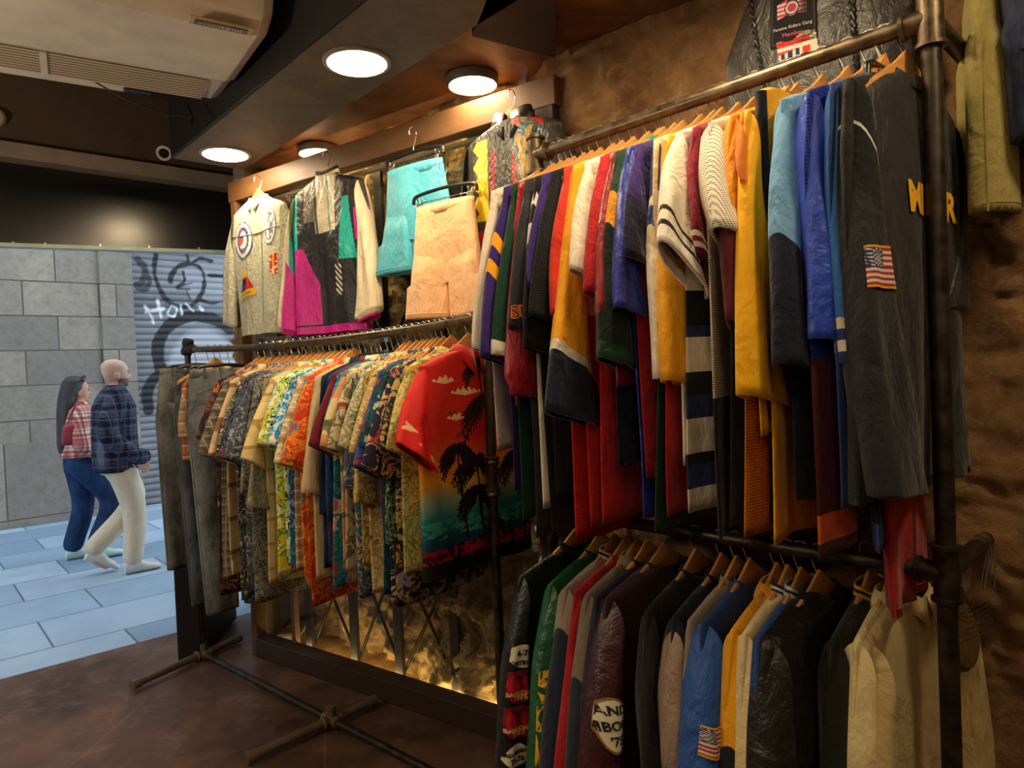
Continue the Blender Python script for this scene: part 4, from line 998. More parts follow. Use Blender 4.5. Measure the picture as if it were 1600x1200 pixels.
decal('flag_patch', lambda s, t: M6(s*.088, t*.040-s*.006), 70, 46, flag_paint, e, label='embroidered stars and stripes patch with gold border')
J(1345, 852, [red, cloth('#16171a'), cloth('#2c4f9c')], 'thin black jacket with red shoulder and blue hem band', 700, ang=4, tip=.15, sh=dict(ch=.17, hw=.18), cuff=.11, sleeve_slots=[(0, 0), (.08, 1)], body_slots=[(0, 0), (.06, 1), (.93, 2)], cm=red, name='track_jacket', cat='jacket')
loc = JR+JU*.05+JW*.015+Vector((0, 0, 2.18)); zy = lambda py: z_at(loc.x-.16, loc.y-.15, py)-2.18
chn = nylon('#1d1d20')
e, sh, S7_ = garment(loc, JROT+math.radians(-9), 'jacket', 'large charcoal jacket with gold block letters across the back, next to the right pole', 'jacket', zy(775), sl=dict(L=.42, ang=2, cuff=.10, th=.03, yoff=-.0, bulge=.03), mats=[chn, chn], sh=dict(sw=.205, ch=.215, hw=.235, th=.03, fold=.014, zn=-.105, zs=-.165), hlabel='wooden hanger on the upper rail holding the large charcoal jacket', cm=chn, na=60)
gm = plain(srgb('#e0a81c'), .7)
FJ = lambda x, z: sh.P(x, z, -1, .004)
text_mesh('MILLER', FJ, .085, gm, e, center=(.02, -.37), bold=.0034, sx=.92)
# dark long coat body hanging behind the pole and red trousers
tr_ = trousers(tuple(JR+JU*.085+JW*.045+Vector((0, 0, 2.18)))[0:3], JROT, 'long red sweatpants hanging in front of the lower rail by the right pole', cloth('#9c1c20'), 1.06, waist=.17, hemw=.15, z0=-.16, seed=4, th=.012, spread=.01, name='sweatpants')
# ============================================================ LOWER RACK : JACKETS
def K(xs, mats, label, push=0, L=.66, ang=6, cuff=.10, hem=-.72, th=.035, rz=0, name='jacket', cat='jacket', tip=.235, sh=None, yoff=-.03, bulge=.045, **k):
    loc, t, zy = jplace(xs, KZ, tip, zsh=-.16); ang = ang+8 if xs < 1000 else ang+3; loc = loc+JW*push
    shp = dict(sw=tip, ch=tip+.03, hw=tip+.015, th=.022, zn=-.095, zs=-.145, neck=.06, fold=.014); shp.update(sh or {})
    sl = dict(L=L, ang=ang, cuff=cuff, th=th, yoff=yoff, bulge=bulge) if L else None
    return garment(loc, JROT+math.radians(rz), name, label, cat, hem, sl=sl, mats=mats, sh=shp, hlabel=shortl('wooden hanger under the '+label), **k)
GL = 'jackets on the lower rail'
e, sh, S8 = K(820, [leather('#1c1b1c'), cloth('#141416')], 'black varsity jacket with a column of red and white sleeve patches', sleeve_slots=[(0, 0), (.30, 1)], cuff=.12, th=.04, rz=-6, cm=[cloth('#141416')], group=GL)
def disc_patch(slv, u, c, ru, rc, bg, name, lab, ring=None, shape='disc', e=None, ringc=None):
    bgc = np.array(srgb(bg)); rg = np.array(srgb(ring or bg))
    def pf(s, t):
        r = np.hypot(s, t) if shape != 'rect' else np.maximum(abs(s), abs(t)); return np.where((r > .88)[..., None], rg, bgc)
    kp = {'disc': lambda s, t: np.hypot(s, t) <= 1.0, 'half': lambda s, t: (np.hypot(s, (t+1)/2) <= 1.0), 'rect': None, 'shield': lambda s, t: (abs(s)**4+abs(t)**4) < 1.1}[shape]
    M_ = metric(slv, u, c, .006); return decal(name, lambda s, t: M_(s*rc, t*ru), 72, 72, pf, e, keep=kp, label=lab)
A8 = S8[0]; wt = plain(srgb('#d8ceb4'), .8); bt = plain(srgb('#17171a'), .8); rt = plain(srgb('#c79a5a'), .8)
def ptxt(slv, u, c, txt, size, mat, e, k=1.5, kc=11, rot=0, arc=None, bold=.001): text_mesh(txt, metric(slv, u, c, .009), size, mat, e, rot=rot, arc=arc, bold=bold)
disc_patch(A8, .24, .28, .036, .042, '#d3c8a8', 'arched_patch', 'cream half round patch', '#17171a', 'half', e)
ptxt(A8, .225, .28, '4-75', .022, bt, e); ptxt(A8, .27, .28, 'DISTRICT', .0155, bt, e)
disc_patch(A8, .38, .28, .042, .038, '#a8182c', 'red_patch', 'red square patch with stitched T', '#7a1020', 'shield', e); ptxt(A8, .355, .28, 'T', .06, plain(srgb('#5c0e18')), e, bold=.003); ptxt(A8, .41, .28, 'BAND CAMP', .0135, rt, e); ptxt(A8, .428, .28, '1976', .02, rt, e)
disc_patch(A8, .54, .28, .042, .038, '#a8182c', 'red_patch', 'lower red square patch with stitched T', '#7a1020', 'shield', e); ptxt(A8, .515, .28, 'T', .06, plain(srgb('#5c0e18')), e, bold=.003); ptxt(A8, .57, .28, 'BAND CAMP', .0135, rt, e); ptxt(A8, .588, .28, '1977', .02, rt, e)
disc_patch(A8, .69, .28, .034, .046, '#d3c8a8', 'arched_patch', 'lower cream half round patch', '#17171a', 'half', e); ptxt(A8, .675, .28, 'ALL-REGION', .0135, bt, e); ptxt(A8, .71, .28, '75-76', .020, bt, e)
e, sh, S9 = K(857, [leather('#14502e'), cloth('#16482c')], 'green jacket with gold outlined lettering down the sleeve', sleeve_slots=[(0, 0)], cuff=.11, cm=cloth('#123a26'), group=GL)
gt = plain(srgb('#d8a81c'), .7)
for i, (ch_, u) in enumerate((('S', .36), ('O', .48), ('N', .60))):
    text_mesh(ch_, metric(S9[0], u, .5), .11, gt, e, bold=.004)
K(881, [cloth('#8a7c70'), cloth('#1c2436'), cloth('#8a7c70')], 'navy jacket with heather grey shoulder and striped knit collar', sleeve_slots=[(0, 0), (.16, 1)], cuff=.15, th=.04, cm=[cloth('#17171c'), cloth('#d8d0c0'), cloth('#17171c'), cloth('#d8d0c0')], group=GL)
K(898, [cloth('#a01c22')], 'bright red jacket seen as a thin strip', cuff=.10, th=.02, group=GL)
K(916, [cloth('#75685a'), cloth('#232a34')], 'taupe jacket with big folded collar and slate blue lower sleeve', sleeve_slots=[(0, 0), (.30, 1)], cuff=.13, coll='shirt', cm=cloth('#8a7a68'), group=GL)
K(932, [cloth('#1e1a30')], 'midnight purple jacket behind the maroon one', cuff=.12, group=GL)
e, sh, S10 = K(958, [leather('#3a161c'), cloth('#2a1218')], 'maroon leather sleeved band jacket with an oval cream patch', sleeve_slots=[(0, 0)], cuff=.14, th=.055, rz=-5, cm=cloth('#2a1218'), group=GL, body_mat=cloth('#2a1017'), sh=dict(th=.045), bulge=.07)
disc_patch(S10[0], .38, .36, .068, .040, '#d8ceb0', 'oval_patch', 'cream oval patch lettered in black', '#8a6a3a', 'disc', e)
for i, (tx, u) in enumerate((('AND', .32), ('MBONE', .385), ("'75", .45))): text_mesh(tx, metric(S10[0], .38, .36, .009), .030, bt, e, bold=.0008, center=(0, (.385-u)*.55))
K(1010, [cloth('#17151a')], 'black wool jacket beside the maroon leather one', cuff=.12, group=GL, th=.03, L=.5)
K(1052, [leather('#8a7462', .5), cloth('#15182a'), cloth('#cfc4ac'), cloth('#15161c')], 'dark navy varsity jacket with taupe sleeve and striped cuff', L=.42, sleeve_slots=[(0, 1), (.05, 0), (.88, 3), (.91, 2), (.94, 3), (.965, 2)], body_mat=cloth('#121526'), cuff=.08, ang=10, th=.035, cm=cloth('#121526'), group=GL, gather=.12)
K(1076, [cloth('#8c8070')], 'thin light taupe jacket beside the bright blue one', cuff=.08, th=.02, group=GL)
e, sh, S11 = K(1098, [nylon('#1f4f9c'), cloth('#1f4f9c')], 'bright blue nylon jacket with a stars and stripes patch on the sleeve', cuff=.16, th=.055, ang=10, bulge=.07, cm=cloth('#1d3f86'), group=GL, body_mat=cloth('#173468'), sh=dict(th=.03))
M11 = metric(S11[0], .30, .42, .007)
decal('flag_patch', lambda s, t: M11(s*.052, t*.034-s*.022+.006*np.sin(s*3)), 60, 40, flag_paint, e, label='waving stars and stripes patch')
K(1142, [cloth('#e8a41c'), cloth('#1c1a1e')], 'yellow and black jacket with yellow shoulder', sleeve_slots=[(0, 0), (.34, 1)], cuff=.09, th=.03, cm=cloth('#e8a41c'), coll='shirt', group=GL)
st_ = [cloth('#17171c'), cloth('#d8d0c0'), cloth('#17171c'), cloth('#d8d0c0'), cloth('#17171c')]
K(1160, [leather('#d8c490', .5)], 'cream leather sleeved varsity jacket with black and white collar', cuff=.11, th=.04, cm=st_, group=GL, sh=dict(zn=-.095))
K(1182, [cloth('#24488c', .6)], 'medium blue varsity jacket with blue and white collar', cuff=.09, th=.03, cm=[cloth('#2c5a86'), cloth('#b8b8b0'), cloth('#22303c'), cloth('#b8b8b0')], group=GL)
K(1212, [leather('#1c1b18'), cloth('#0e0e10')], 'large black jacket with leather sleeve, widest of the dark ones', cuff=.16, th=.06, rz=-6, cm=cloth('#101012'), group=GL, sh=dict(th=.06), coll='shirt', bulge=.07)
K(1272, [cloth('#1c1f18'), cloth('#17191a')], 'black jacket with two yellow stripes on the knit collar', push=.095, cuff=.13, th=.035, cm=[cloth('#151515'), cloth('#e0a81c'), cloth('#151515'), cloth('#e0a81c')], group=GL, sh=dict(zn=-.095))
K(1306, [nylon('#d0bf8a')], 'pale cream zip jacket with high collar', push=.105, cuff=.12, th=.04, cm=cloth('#d8c898'), group=GL, coll='shirt')
K(1336, [cloth('#b8a06c', .8, .7), cloth('#b8a06c')], 'large beige jacket behind the right pole, last on the lower rail', push=.12, cuff=.14, th=.06, rz=-6, cm=cloth('#c4ae7a'), group=GL, coll='shirt', sh=dict(th=.036))
e = empty('price_tag', on_plane(992, 1030, JR+JU*.8-JW*.1, JU), JROT, 'small white paper price tag on a string between the dark jackets', 'price tag')
MB().box((0, 0, -.05), (.012, .001, .05)).build('card', plain(srgb('#d0c8b8')), e); MB().tube([(0, 0, -.025), (.004, 0, .02)], .0008, 5).build('string', plain(srgb('#d0c8b8')), e)
# ============================================================ LEFT RACK : TROUSERS AND PATTERNED SHIRTS
LROT = math.atan2(LW.y, LW.x)
def lplace(xs, tip=.21, zsh=-.150): return jplace(xs, None, tip, LN, LU, LW, LLN, zsh, lambda t: lz(t))
def Lh(xs, mats, label, cuffy=725, hemy=895, ang=30, cuff=.15, name='shirt', cat='shirt', rz=0, L=None, coll='shirt', hang='wood', th=.014, sth=.022, **k):
    loc, t, zy = lplace(xs); sh_ = dict(sw=.21, ch=.235, hw=.245, th=th); sh_.update(k.pop('sh', {}))
    zc_ = zy(cuffy); L = L or (-.150-zc_-cuff*math.sin(math.radians(ang)))/math.cos(math.radians(ang)); L = min(max(L, .27), .335) if ang > 20 else L
    return garment(loc, LROT+math.radians(rz+random.uniform(-3, 3)), name, label, cat, zy(hemy), sl=dict(L=max(.12, L), ang=ang, cuff=cuff, th=sth, yoff=-.02, bulge=.02), mats=mats, sh=sh_, coll=coll, hang=hang,
        hlabel=shortl({'wood': 'wooden', 'black': 'black'}[hang]+' hanger under the '+label), **k)
random.seed(21)
Lh(272, plaid('#b09a7a', '#c2401c', '#d8c8a0', 18), 'orange checked shirt, first at the street end of the left rack', 688, 720, ang=10, cuff=.10, sh=dict(sw=.17, ch=.18, hw=.18))
def Lt(xs, mat, label, hemy, z0=-.10, **k):
    loc, t, zy = lplace(xs, .16, z0); return trousers(loc, LROT+math.radians(random.uniform(-4, 4)), label, mat, zy(hemy)*-1+z0, z0=z0, hlabel=shortl('black clip hanger holding the '+label), **k)
Lt(258, denim('#5a5c5a'), 'washed black jeans nearest the street with turned up hem', 888, seed=1, waist=.19, hemw=.15, th=.035, spread=.05)
Lt(277, denim('#464a50'), 'long charcoal jeans in the middle of the jeans', 945, seed=2, waist=.17, hemw=.13, th=.03, spread=.02)
Lt(296, cloth('#6a5a40', .85), 'olive brown trousers with a tan waist patch', 800, seed=3, waist=.16, hemw=.12, band=cloth('#9a8458'))
Lt(308, denim('#5e6366'), 'wide faded grey jeans with frayed hem', 960, seed=5, waist=.19, hemw=.15, th=.04, spread=.02)
SH = [
 (338, floral('#25253a', '#d4832a', '#7a4a2a', '#c44a1e', 15), 'navy shirt with orange and rust coloured flowers', 702, 905, 'wood'),
 (349, plaid('#6f675c', '#3a3a38', '#a09684', 26), 'grey-brown fine checked shirt', 748, 900, 'wood'),
 (359, plaid('#d8bf94', '#b89a6a', '#7a4a38', 7), 'cream shirt with thin dark crossing lines', 752, 890, 'wood'),
 (370, floral('#131316', '#ece6d4', '#8f8f80', None, 40, .45), 'black shirt sprinkled with small white blossoms', 752, 925, 'wood'),
 (380, floral('#1b2036', '#a8262a', '#5f6a8a', None, 26), 'navy shirt with deep red flowers', 742, 915, 'wood'),
 (390, leafy('#59606c', '#2a2f3c', '#9aa0a4', 14), 'slate grey shirt with dark leaf outlines', 760, 900, 'wood'),
 (400, floral('#33384a', '#8d8c78', '#a6a48c', None, 44), 'bluish shirt with tiny grey petals', 775, 930, 'wood'),
 (410, floral('#77745c', '#35352c', '#b0ab8c', None, 40), 'olive grey shirt with dense small leaf print', 795, 880, 'wood'),
 (420, plaid('#e2cc94', '#cdb06c', '#a8803c', 10), 'plain cream-yellow shirt with faint stripes', 748, 890, 'wood'),
 (430, leafy('#8cc4cc', '#e8ecdc', '#3f8fa8', 12), 'pale aqua shirt with white leaves', 702, 880, 'wood'),
 (438, leafy('#e8d022', '#3f8a2a', '#f0ecc0', 7), 'bright yellow shirt with bold green leaves', 698, 870, 'wood'),
 (447, leafy('#e9e8c8', '#78b83a', '#2a3a22', 8), 'white shirt with lime green brush strokes', 705, 870, 'wood'),
 (456, floral('#2f86c4', '#f0ecdc', '#c8e0e8', '#0f4e8c', 16), 'bright blue shirt with large white blossoms', 716, 850, 'wood'),
 (465, plaid('#c8b48c', '#8a6c4a', '#e8dcc0', 22), 'sand coloured shirt with small brown check', 742, 830, 'wood'),
 (474, floral('#d4502a', '#2f9cb4', '#e8b43a', '#f0d8a0', 14), 'orange shirt with turquoise and yellow hibiscus', 745, 905, 'wood'),
 (483, floral('#c83c1e', '#2878a0', '#e88c2c', None, 18), 'orange-red shirt with blue flower heads', 735, 960, 'wood'),
 (492, cloth('#cfbb90'), 'plain cream shirt beside the navy denim', 775, 880, 'black'),
 (500, denim('#1d2840'), 'dark navy denim shirt on a black hanger', 805, 870, 'black'),
 (509, denim('#253a5c'), 'mid blue denim shirt on a black hanger', 812, 870, 'black'),
 (517, cloth('#6a1420'), 'burgundy shirt on a black hanger', 690, 850, 'black'),
 (525, floral('#3f9cb4', '#ece4cc', '#1f5a86', '#d8482c', 17), 'turquoise shirt with cream and coral flowers', 680, 890, 'black'),
 (534, plaid('#d8c490', '#c8562a', '#46563c', 6), 'cream plaid shirt with wide orange and green bands', 672, 870, 'black'),
 (543, floral('#c8b490', '#8c2430', '#6f6a4a', None, 12), 'tan shirt with big burgundy flowers', 720, 870, 'black'),
 (552, leafy('#49577c', '#c8b07c', '#2f7f94', 9), 'dusty blue shirt with sand coloured leaves', 770, 900, 'black'),
 (562, leafy('#cfc39a', '#5f7468', '#a09a70', 11), 'pale sage shirt with thin green sprigs', 700, 880, 'wood'),
 (571, leafy('#d2bb80', '#7a6a32', '#a88a4c', 9), 'tan shirt with brown palm trees', 790, 860, 'wood'),
 (580, floral('#b89a5c', '#5c3a20', '#e0cc98', None, 24), 'golden brown shirt with dark seed print', 730, 900, 'wood'),
 (589, plaid('#26357c', '#4a62a8', '#a03a3a', 8), 'royal blue checked shirt with a red shoulder stripe', 765, 880, 'wood'),
 (598, floral('#17525c', '#c8d8c4', '#0f2c38', None, 30), 'dark teal shirt with fine pale leaves', 700, 905, 'wood'),
 (606, leafy('#141718', '#4c6444', '#8a9470', 9), 'black shirt with grey-green palm fronds', 850, 890, 'wood'),
 (614, floral('#20203a', '#a8324a', '#c8a07c', '#6c6aa8', 13), 'deep indigo shirt with rose and lilac blooms', 755, 935, 'wood'),
 (623, floral('#2c2a3c', '#9a8cb0', '#b89a5a', '#8a3a4a', 16), 'dusky purple shirt with pebble-like flowers', 705, 940, 'wood'),
 (633, leafy('#d6cf8c', '#7f8f3a', '#e0a044', 10), 'pale yellow-green shirt with vines and orange fruit', 720, 880, 'wood'),
]
for i, (x_, m_, lab, cy_, hy_, hg) in enumerate(SH):
    Lh(x_+random.uniform(-1, 1), m_, lab, cy_, min(940, max(885, hy_+random.uniform(0, 25))), ang=(random.uniform(24, 29) if cy_ < 768 else 14 if cy_ < 800 else 7), cuff=random.uniform(.14, .16) if cy_ < 768 else .12, hang=hg, name='shirt', group='patterned shirts on the left rack')
# the red sunset shirt, last on the rack, printed right across
loc, t, zy = lplace(655, .225); zy2 = lambda y: zy(y)
def palm(X, Z, cx, cz, sc, trunk, lean, n=13):
    m = np.full(X.shape, 9.); R = random.Random(int(cx*1000+cz*77)); segs = []
    for k in range(n):
        a = -.5+(PI+1.0)*k/(n-1); L = sc*R.uniform(.85, 1.1); p = [(cx+L*q*math.cos(a), cz+L*q*math.sin(a)*.75-L*.6*q*q) for q in np.linspace(0, 1, 9)]
        for j in range(8):
            segs.append((p[j], p[j+1], .0036)); dx, dz = p[j+1][0]-p[j][0], p[j+1][1]-p[j][1]; dl = math.hypot(dx, dz); dx /= dl; dz /= dl
            ll = sc*.26*(1-.55*j/8)
            for sg in (-1, 1): segs.append((p[j+1], (p[j+1][0]+ll*(dx*.75-sg*dz*.65), p[j+1][1]+ll*(dz*.75+sg*dx*.65)-ll*.35), .0031))
    bx = (np.abs(X-cx) < sc*1.4) & (np.abs(Z-cz) < sc*1.6); xs1, zs1 = X[bx], Z[bx]; mm = np.full(xs1.shape, 9.)
    def sd(xx, zz, p, q): 
        vx, vz = q[0]-p[0], q[1]-p[1]; tt = np.clip(((xx-p[0])*vx+(zz-p[1])*vz)/(vx*vx+vz*vz), 0, 1); return np.hypot(xx-p[0]-tt*vx, zz-p[1]-tt*vz)
    for p, q, w0 in segs: mm = np.minimum(mm, sd(xs1, zs1, p, q)-w0)
    m[bx] = mm; p = [(cx, cz), (cx+lean*.3, cz-trunk*.4), (cx+lean, cz-trunk)]
    for a0, b0 in zip(p[:-1], p[1:]): m = np.minimum(m, sd(X, Z, a0, b0)-.0042)
    return m
hemR = zy(905)
def sunset(X, Z, Y):
    f = (-.150-Z)/(-.150-hemR); st = [(0, '#c01410'), (.30, '#cf2410'), (.42, '#dd6a14'), (.52, '#e8a024'), (.60, '#8fa07c'), (.68, '#1f7f84'), (.80, '#12465e'), (.86, '#123a4c')]
    c = np.zeros(X.shape+(3,)); xs_ = [s[0] for s in st]; cs = np.array([srgb(s[1]) for s in st])
    fw = f-.03+.03*fbm(X*14, Z*8, 0, 3, 4)+.05*X/.25*0
    for k in range(3): c[..., k] = np.interp(fw, xs_, cs[:, k])
    wv = (f > .73) & (f < .82) & (fbm(X*50, Z*90, 0, 3, 6) > .05); c[wv] = srgb('#3f9a86')
    rb = (f > .865) & (f < .925); rr = fbm(X*60, Z*60, 0, 2, 9) > -.1
    c[rb] = srgb('#a01824'); c[rb & ~rr] = srgb('#2a0c12'); c[f >= .925] = srgb('#121214')
    lx = lambda px: -.22+(px-652)/330
    for px_, py_, w_ in ((677, 597, .05), (705, 617, .075), (690, 657, .04), (762, 617, .05)):
        cx, cz = lx(px_), zy(py_); d = np.abs(X-cx)/w_; up = (Z-cz); cl = (d < 1) & (up < .016*(1-d)+.005*np.sin(X*260)) & (up > -.010*(1-d)); c[cl] = srgb('#e8b890')
    for bx, bz in ((-.12, -.31), (-.07, -.35), (-.09, -.385)):
        bd = np.abs((Z-bz)-.010*np.abs(np.sin((X-bx)*160)))<.0028; c[bd & (np.abs(X-bx) < .02)] = srgb('#231218')
    m = np.full(X.shape, 9.)
    for px_, py_, sc, tr, ln in ((735, 640, .115, .50, .03), (728, 572, .07, .12, .01), (800, 660, .10, .45, .04), (690, 712, .08, .28, .03), (716, 735, .095, .34, .04), (785, 735, .09, .30, .02), (716, 785, .085, .22, .04), (815, 770, .085, .22, -.02), (745, 840, .035, .06, 0)):
        cx, cz = lx(px_), zy(py_)
        m = np.minimum(m, palm(X, Z, cx, cz, sc, tr, ln))
    c[m < 0] = srgb('#1c1012'); return c
def sun_sleeve(u, c, V):
    X, Z = V[:, 0], V[:, 2]; col = np.tile(np.array(srgb('#cc1812')), (len(V), 1)); n_ = fbm(X*12, Z*12, 0, 3, 3); col[n_ > .35] = srgb('#a81210')
    cl = (u > .70) & (u < .86) & (np.abs(c) > .1) & (fbm(X*20, Z*30, 0, 2, 7)+(.1-abs(u-.78)) > .0); col[cl] = srgb('#e8b080'); return col
e = empty('sunset_shirt', loc, LROT, 'red short sleeved shirt with black palm trees against an orange and teal sunset', 'shirt')
sh = Shape(hemR, seed=500, sw=.225, ch=.25, hw=.265, th=.035, fold=.008)
def grid_body(sh, side):
    xs_ = np.linspace(-1, 1, 260); q = np.concatenate([np.linspace(sh.zn, sh.zs, 20)[:-1], np.linspace(sh.zs, sh.hem, 330)]); 
    U, Z = np.meshgrid(np.sign(xs_)*np.abs(xs_)**.8, q); X = U*sh.a(Z)*.9999; V = sh.P(X, Z, side).reshape(-1, 3)
    return mesh_obj('front' if side < 0 else 'back', V, grid_faces(len(q), 260), painted(.6, .3, .3), e, col=sunset(X, Z, 0).reshape(-1, 3))
grid_body(sh, -1); grid_body(sh, 1)
for side in (-1, 1):
    s_ = Sleeve(sh, side, .27, 36 if side < 0 else 25, .19, .02, .03, 0, -.05, seed=9); sleeve_mesh(s_, painted(.6, .3, .3), e, nu=60, na=70, paint=sun_sleeve)
collar_shirt(sh, cloth('#c01410', .6), e, h=.06)
hanger('wood', loc, LROT, 'wooden hanger on the left rail holding the red sunset shirt')
# ============================================================ DISPLAY ROW hanging on the glass partition
CN = Vector((CDIR.y, -CDIR.x, 0))                 # towards the camera
if CN.y > 0: CN = -CN
def cplace(px, z, off=.075):
    f = lambda s: A+CDIR*s+CN*off+Vector((0, 0, z)); s = solve_t(f, px, -.3, CL+.3); p = f(s); return p, (lambda py: z_at(p.x, p.y, py)-z)
def cx2(loc, px, py):                              # local x,z of a pixel on the garment plane
    p = on_plane(px, py, loc+CN*.04, CN)-loc; return p.dot(CDIR), p.z
yel = '#d8c86a'
# acid washed denim jacket
loc, zy = cplace(403, 2.52)
ad_ = acid_denim()
def jacket_decal(name, e, sh, loc, px, py, w_, h_, fn, keep=None, rot=0, label=None, n=34):
    cx, cz = cx2(loc, px, py); c_, s_ = math.cos(rot), math.sin(rot)
    return decal(name, lambda s, t: sh.P(cx+(s*w_*c_-t*h_*s_), cz+(s*w_*s_+t*h_*c_), -1, .003), n, n, fn, e, keep=keep, label=label), (lambda x, z: sh.P(cx+x, cz+z, -1, .005))
e, sh, SD = garment(loc, CROT, 'denim_jacket', 'acid washed denim jacket with round and triangular back patches, hung on the partition', 'jacket', zy(522), sl=dict(L=.58, ang=17, cuff=.10, th=.035, yoff=.02, bulge=.07), sl2=dict(L=.50, ang=-2, yoff=.03), mats=ad_,
    sh=dict(sw=.215, ch=.24, hw=.215, th=.045, fold=.01), coll='shirt', na=60, hlabel='wooden hanger holding the acid washed denim jacket')
for zz_ in (sh.hem+.045, ):
    rows = []; 
    for z in (sh.hem+.05, sh.hem+.045, sh.hem): 
        xs_ = np.linspace(-.99, .99, 40)*float(sh.a(z)); rows.append(sh.P(xs_, np.full(40, z), -1, .004))
    mesh_obj('waistband', np.concatenate(rows), grid_faces(3, 40), ad_, e)
mb = MB(); xs_ = np.linspace(-.97, .97, 24)*float(sh.a(-.26)); mb.tube([Vector(v) for v in sh.P(xs_, -.26-.02*np.cos(xs_*7), -1, .003)], .0025, 5)
for x in (-.07, .07): zz2 = np.linspace(-.28, sh.hem+.05, 16); mb.tube([Vector(v) for v in sh.P(x*(1-.35*(-.28-zz2)/.5), zz2, -1, .002)], .002, 5)
mb.build('seam', plain(srgb('#8f8f78')), e)
def rp(s, t):
    r = np.hypot(s, t); a = np.arctan2(t, s); c = np.zeros(s.shape+(3,)); c[:] = srgb('#d8d8d4'); c[r > .9] = srgb('#2a3a78'); c[(r < .62)] = srgb('#2c5a9c')
    k = fbm(s*3, t*3, 0, 3, 2); c[(r < .58) & (k > .1)] = srgb('#c85a3a'); c[(r < .5) & (k < -.25)] = srgb('#e8e4d8'); c[(r > .62) & (r < .67)] = srgb('#1c2448'); return c
o, F = jacket_decal('round_patch', e, sh, loc, 380, 376, .092, .098, rp, keep=lambda s, t: np.hypot(s, t) <= 1)
nb_ = plain(srgb('#27336a'), .8)
for t_, r_, fl_ in (('FLORIDA COMMAND', .060, 1), ('STATION', .060, -1)): text_mesh(t_, (lambda x, z: F(x, z+fl_*.066-(.0 if fl_ > 0 else .0))), .016, nb_, e, arc=.066 if fl_ > 0 else None, name='lettering')
def ov(s, t):
    r = np.hypot(s, t); c = np.zeros(s.shape+(3,)); c[:] = srgb('#dedcd6'); c[r > .92] = srgb('#3a3a5c'); g_ = (fbm(s*4, t*3, 0, 2, 5) > .15) & (r < .7); c[g_] = srgb('#6a6a7c'); c[np.abs(r-.72) < .03] = srgb('#4a4a6a'); return c
jacket_decal('oval_patch', e, sh, loc, 421, 353, .046, .095, ov, keep=lambda s, t: np.hypot(s, t) <= 1)
def tri(s, t):
    c = np.zeros(s.shape+(3,)); c[:] = srgb('#e0b020'); c[(s < 0) & (t < .1)] = srgb('#27307c'); c[(s >= 0) & (t < .1)] = srgb('#b81e20'); c[t < -.62] = srgb('#e0b020'); c[(np.hypot(s, t+.1) < .2)] = srgb('#1a1a1c'); return c
o, F = jacket_decal('triangular_patch', e, sh, loc, 383, 438, .088, .088, tri, keep=lambda s, t: np.abs(s) <= (1-t)/2+.02, rot=.12)
text_mesh('OLD IRONSIDES', lambda x, z: F(x, z-.071), .016, plain(srgb('#1a1a1c')), e, rot=.12)
def rd(s, t): c = np.zeros(s.shape+(3,)); c[:] = srgb('#c02a1c'); c[np.abs(s) < .25] = srgb('#e0a83a'); c[fbm(s*3, t*5, 0, 2, 1) > .3] = srgb('#e8d8b0'); return c
jacket_decal('red_patch', e, sh, loc, 429, 412, .022, .05, rd)
# black, white, teal and magenta windbreaker
loc, zy = cplace(510, 2.53)
wn = lambda c: srgb(c)
def wb(X, Z, Y):
    c = np.zeros(X.shape+(3,)); c[:] = srgb('#17171b'); f = (-.15-Z)/.55
    c[(Z > -.36) & (np.abs(X-.02) < .075)] = srgb('#d6c9ae'); c[(Z > -.30) & (X < -.05) & (X > -.13)] = srgb('#6b6458'); c[(Z > -.36) & (np.abs(X+.045) < .006)] = srgb('#141416')
    c[(np.abs(X-.05+.06*(Z+.25)) < .006) & (Z > -.38) & (Z < -.13)] = srgb('#1f9a94')
    tl = (X > .15-.05*(f)) & (Z < -.22) & (Z > -.50) & (X < .17+.06*f); c[tl] = srgb('#1fb0a6'); c[(X > .205) & (Z < -.28) & (Z > -.42)] = srgb('#c4148c')
    c[(X < -.19+.03*f) & (Z > -.42)] = srgb('#22a8a0'); c[(X < -.15+.10*np.clip((-.40-Z)/.2, 0, 1)) & (Z <= -.42)] = srgb('#c41a8c')
    lg = (X > .08) & (X < .13) & (Z < -.52) & (Z > -.66) & (np.sin((Z*1+X*.8)*230) > .1); c[lg] = srgb('#e0dccf')
    c[Z < sh_hem+.045] = srgb('#141418'); c[(Z < sh_hem+.035)] = srgb('#c4148c'); return c
def wsl(side):
    def f(u, c, V):
        col = np.tile(np.array(srgb('#dccfb2')), (len(V), 1)); 
        if side < 0: col[(c < -.0-.1*u) & (u > .35)] = srgb('#c41a8c'); col[(c < -.3) & (u <= .35)] = srgb('#22a8a0')
        else: col[(u < .5) & (c < -.4)] = srgb('#22a8a0')
        col[u > .97] = srgb('#c41a8c'); return col
    return f
sh_hem = zy(520)
e = empty('windbreaker', loc, CROT, 'black windbreaker with cream sleeves and teal and magenta panels, hung on the partition', 'jacket')
sh = Shape(sh_hem, seed=41, sw=.235, ch=.27, hw=.24, th=.05, fold=.016)
pw_ = painted(.45, .8, .45, .9)
xs_ = np.linspace(-1, 1, 130); q = np.concatenate([np.linspace(sh.zn, sh.zs, 12)[:-1], np.linspace(sh.zs, sh.hem, 150)]); U, Z = np.meshgrid(np.sign(xs_)*np.abs(xs_)**.8, q); X = U*sh.a(Z)*.9999
for sd_ in (-1, 1): mesh_obj('front' if sd_ < 0 else 'back', sh.P(X, Z, sd_).reshape(-1, 3), grid_faces(len(q), 130), pw_, e, col=wb(X, Z, 0).reshape(-1, 3))
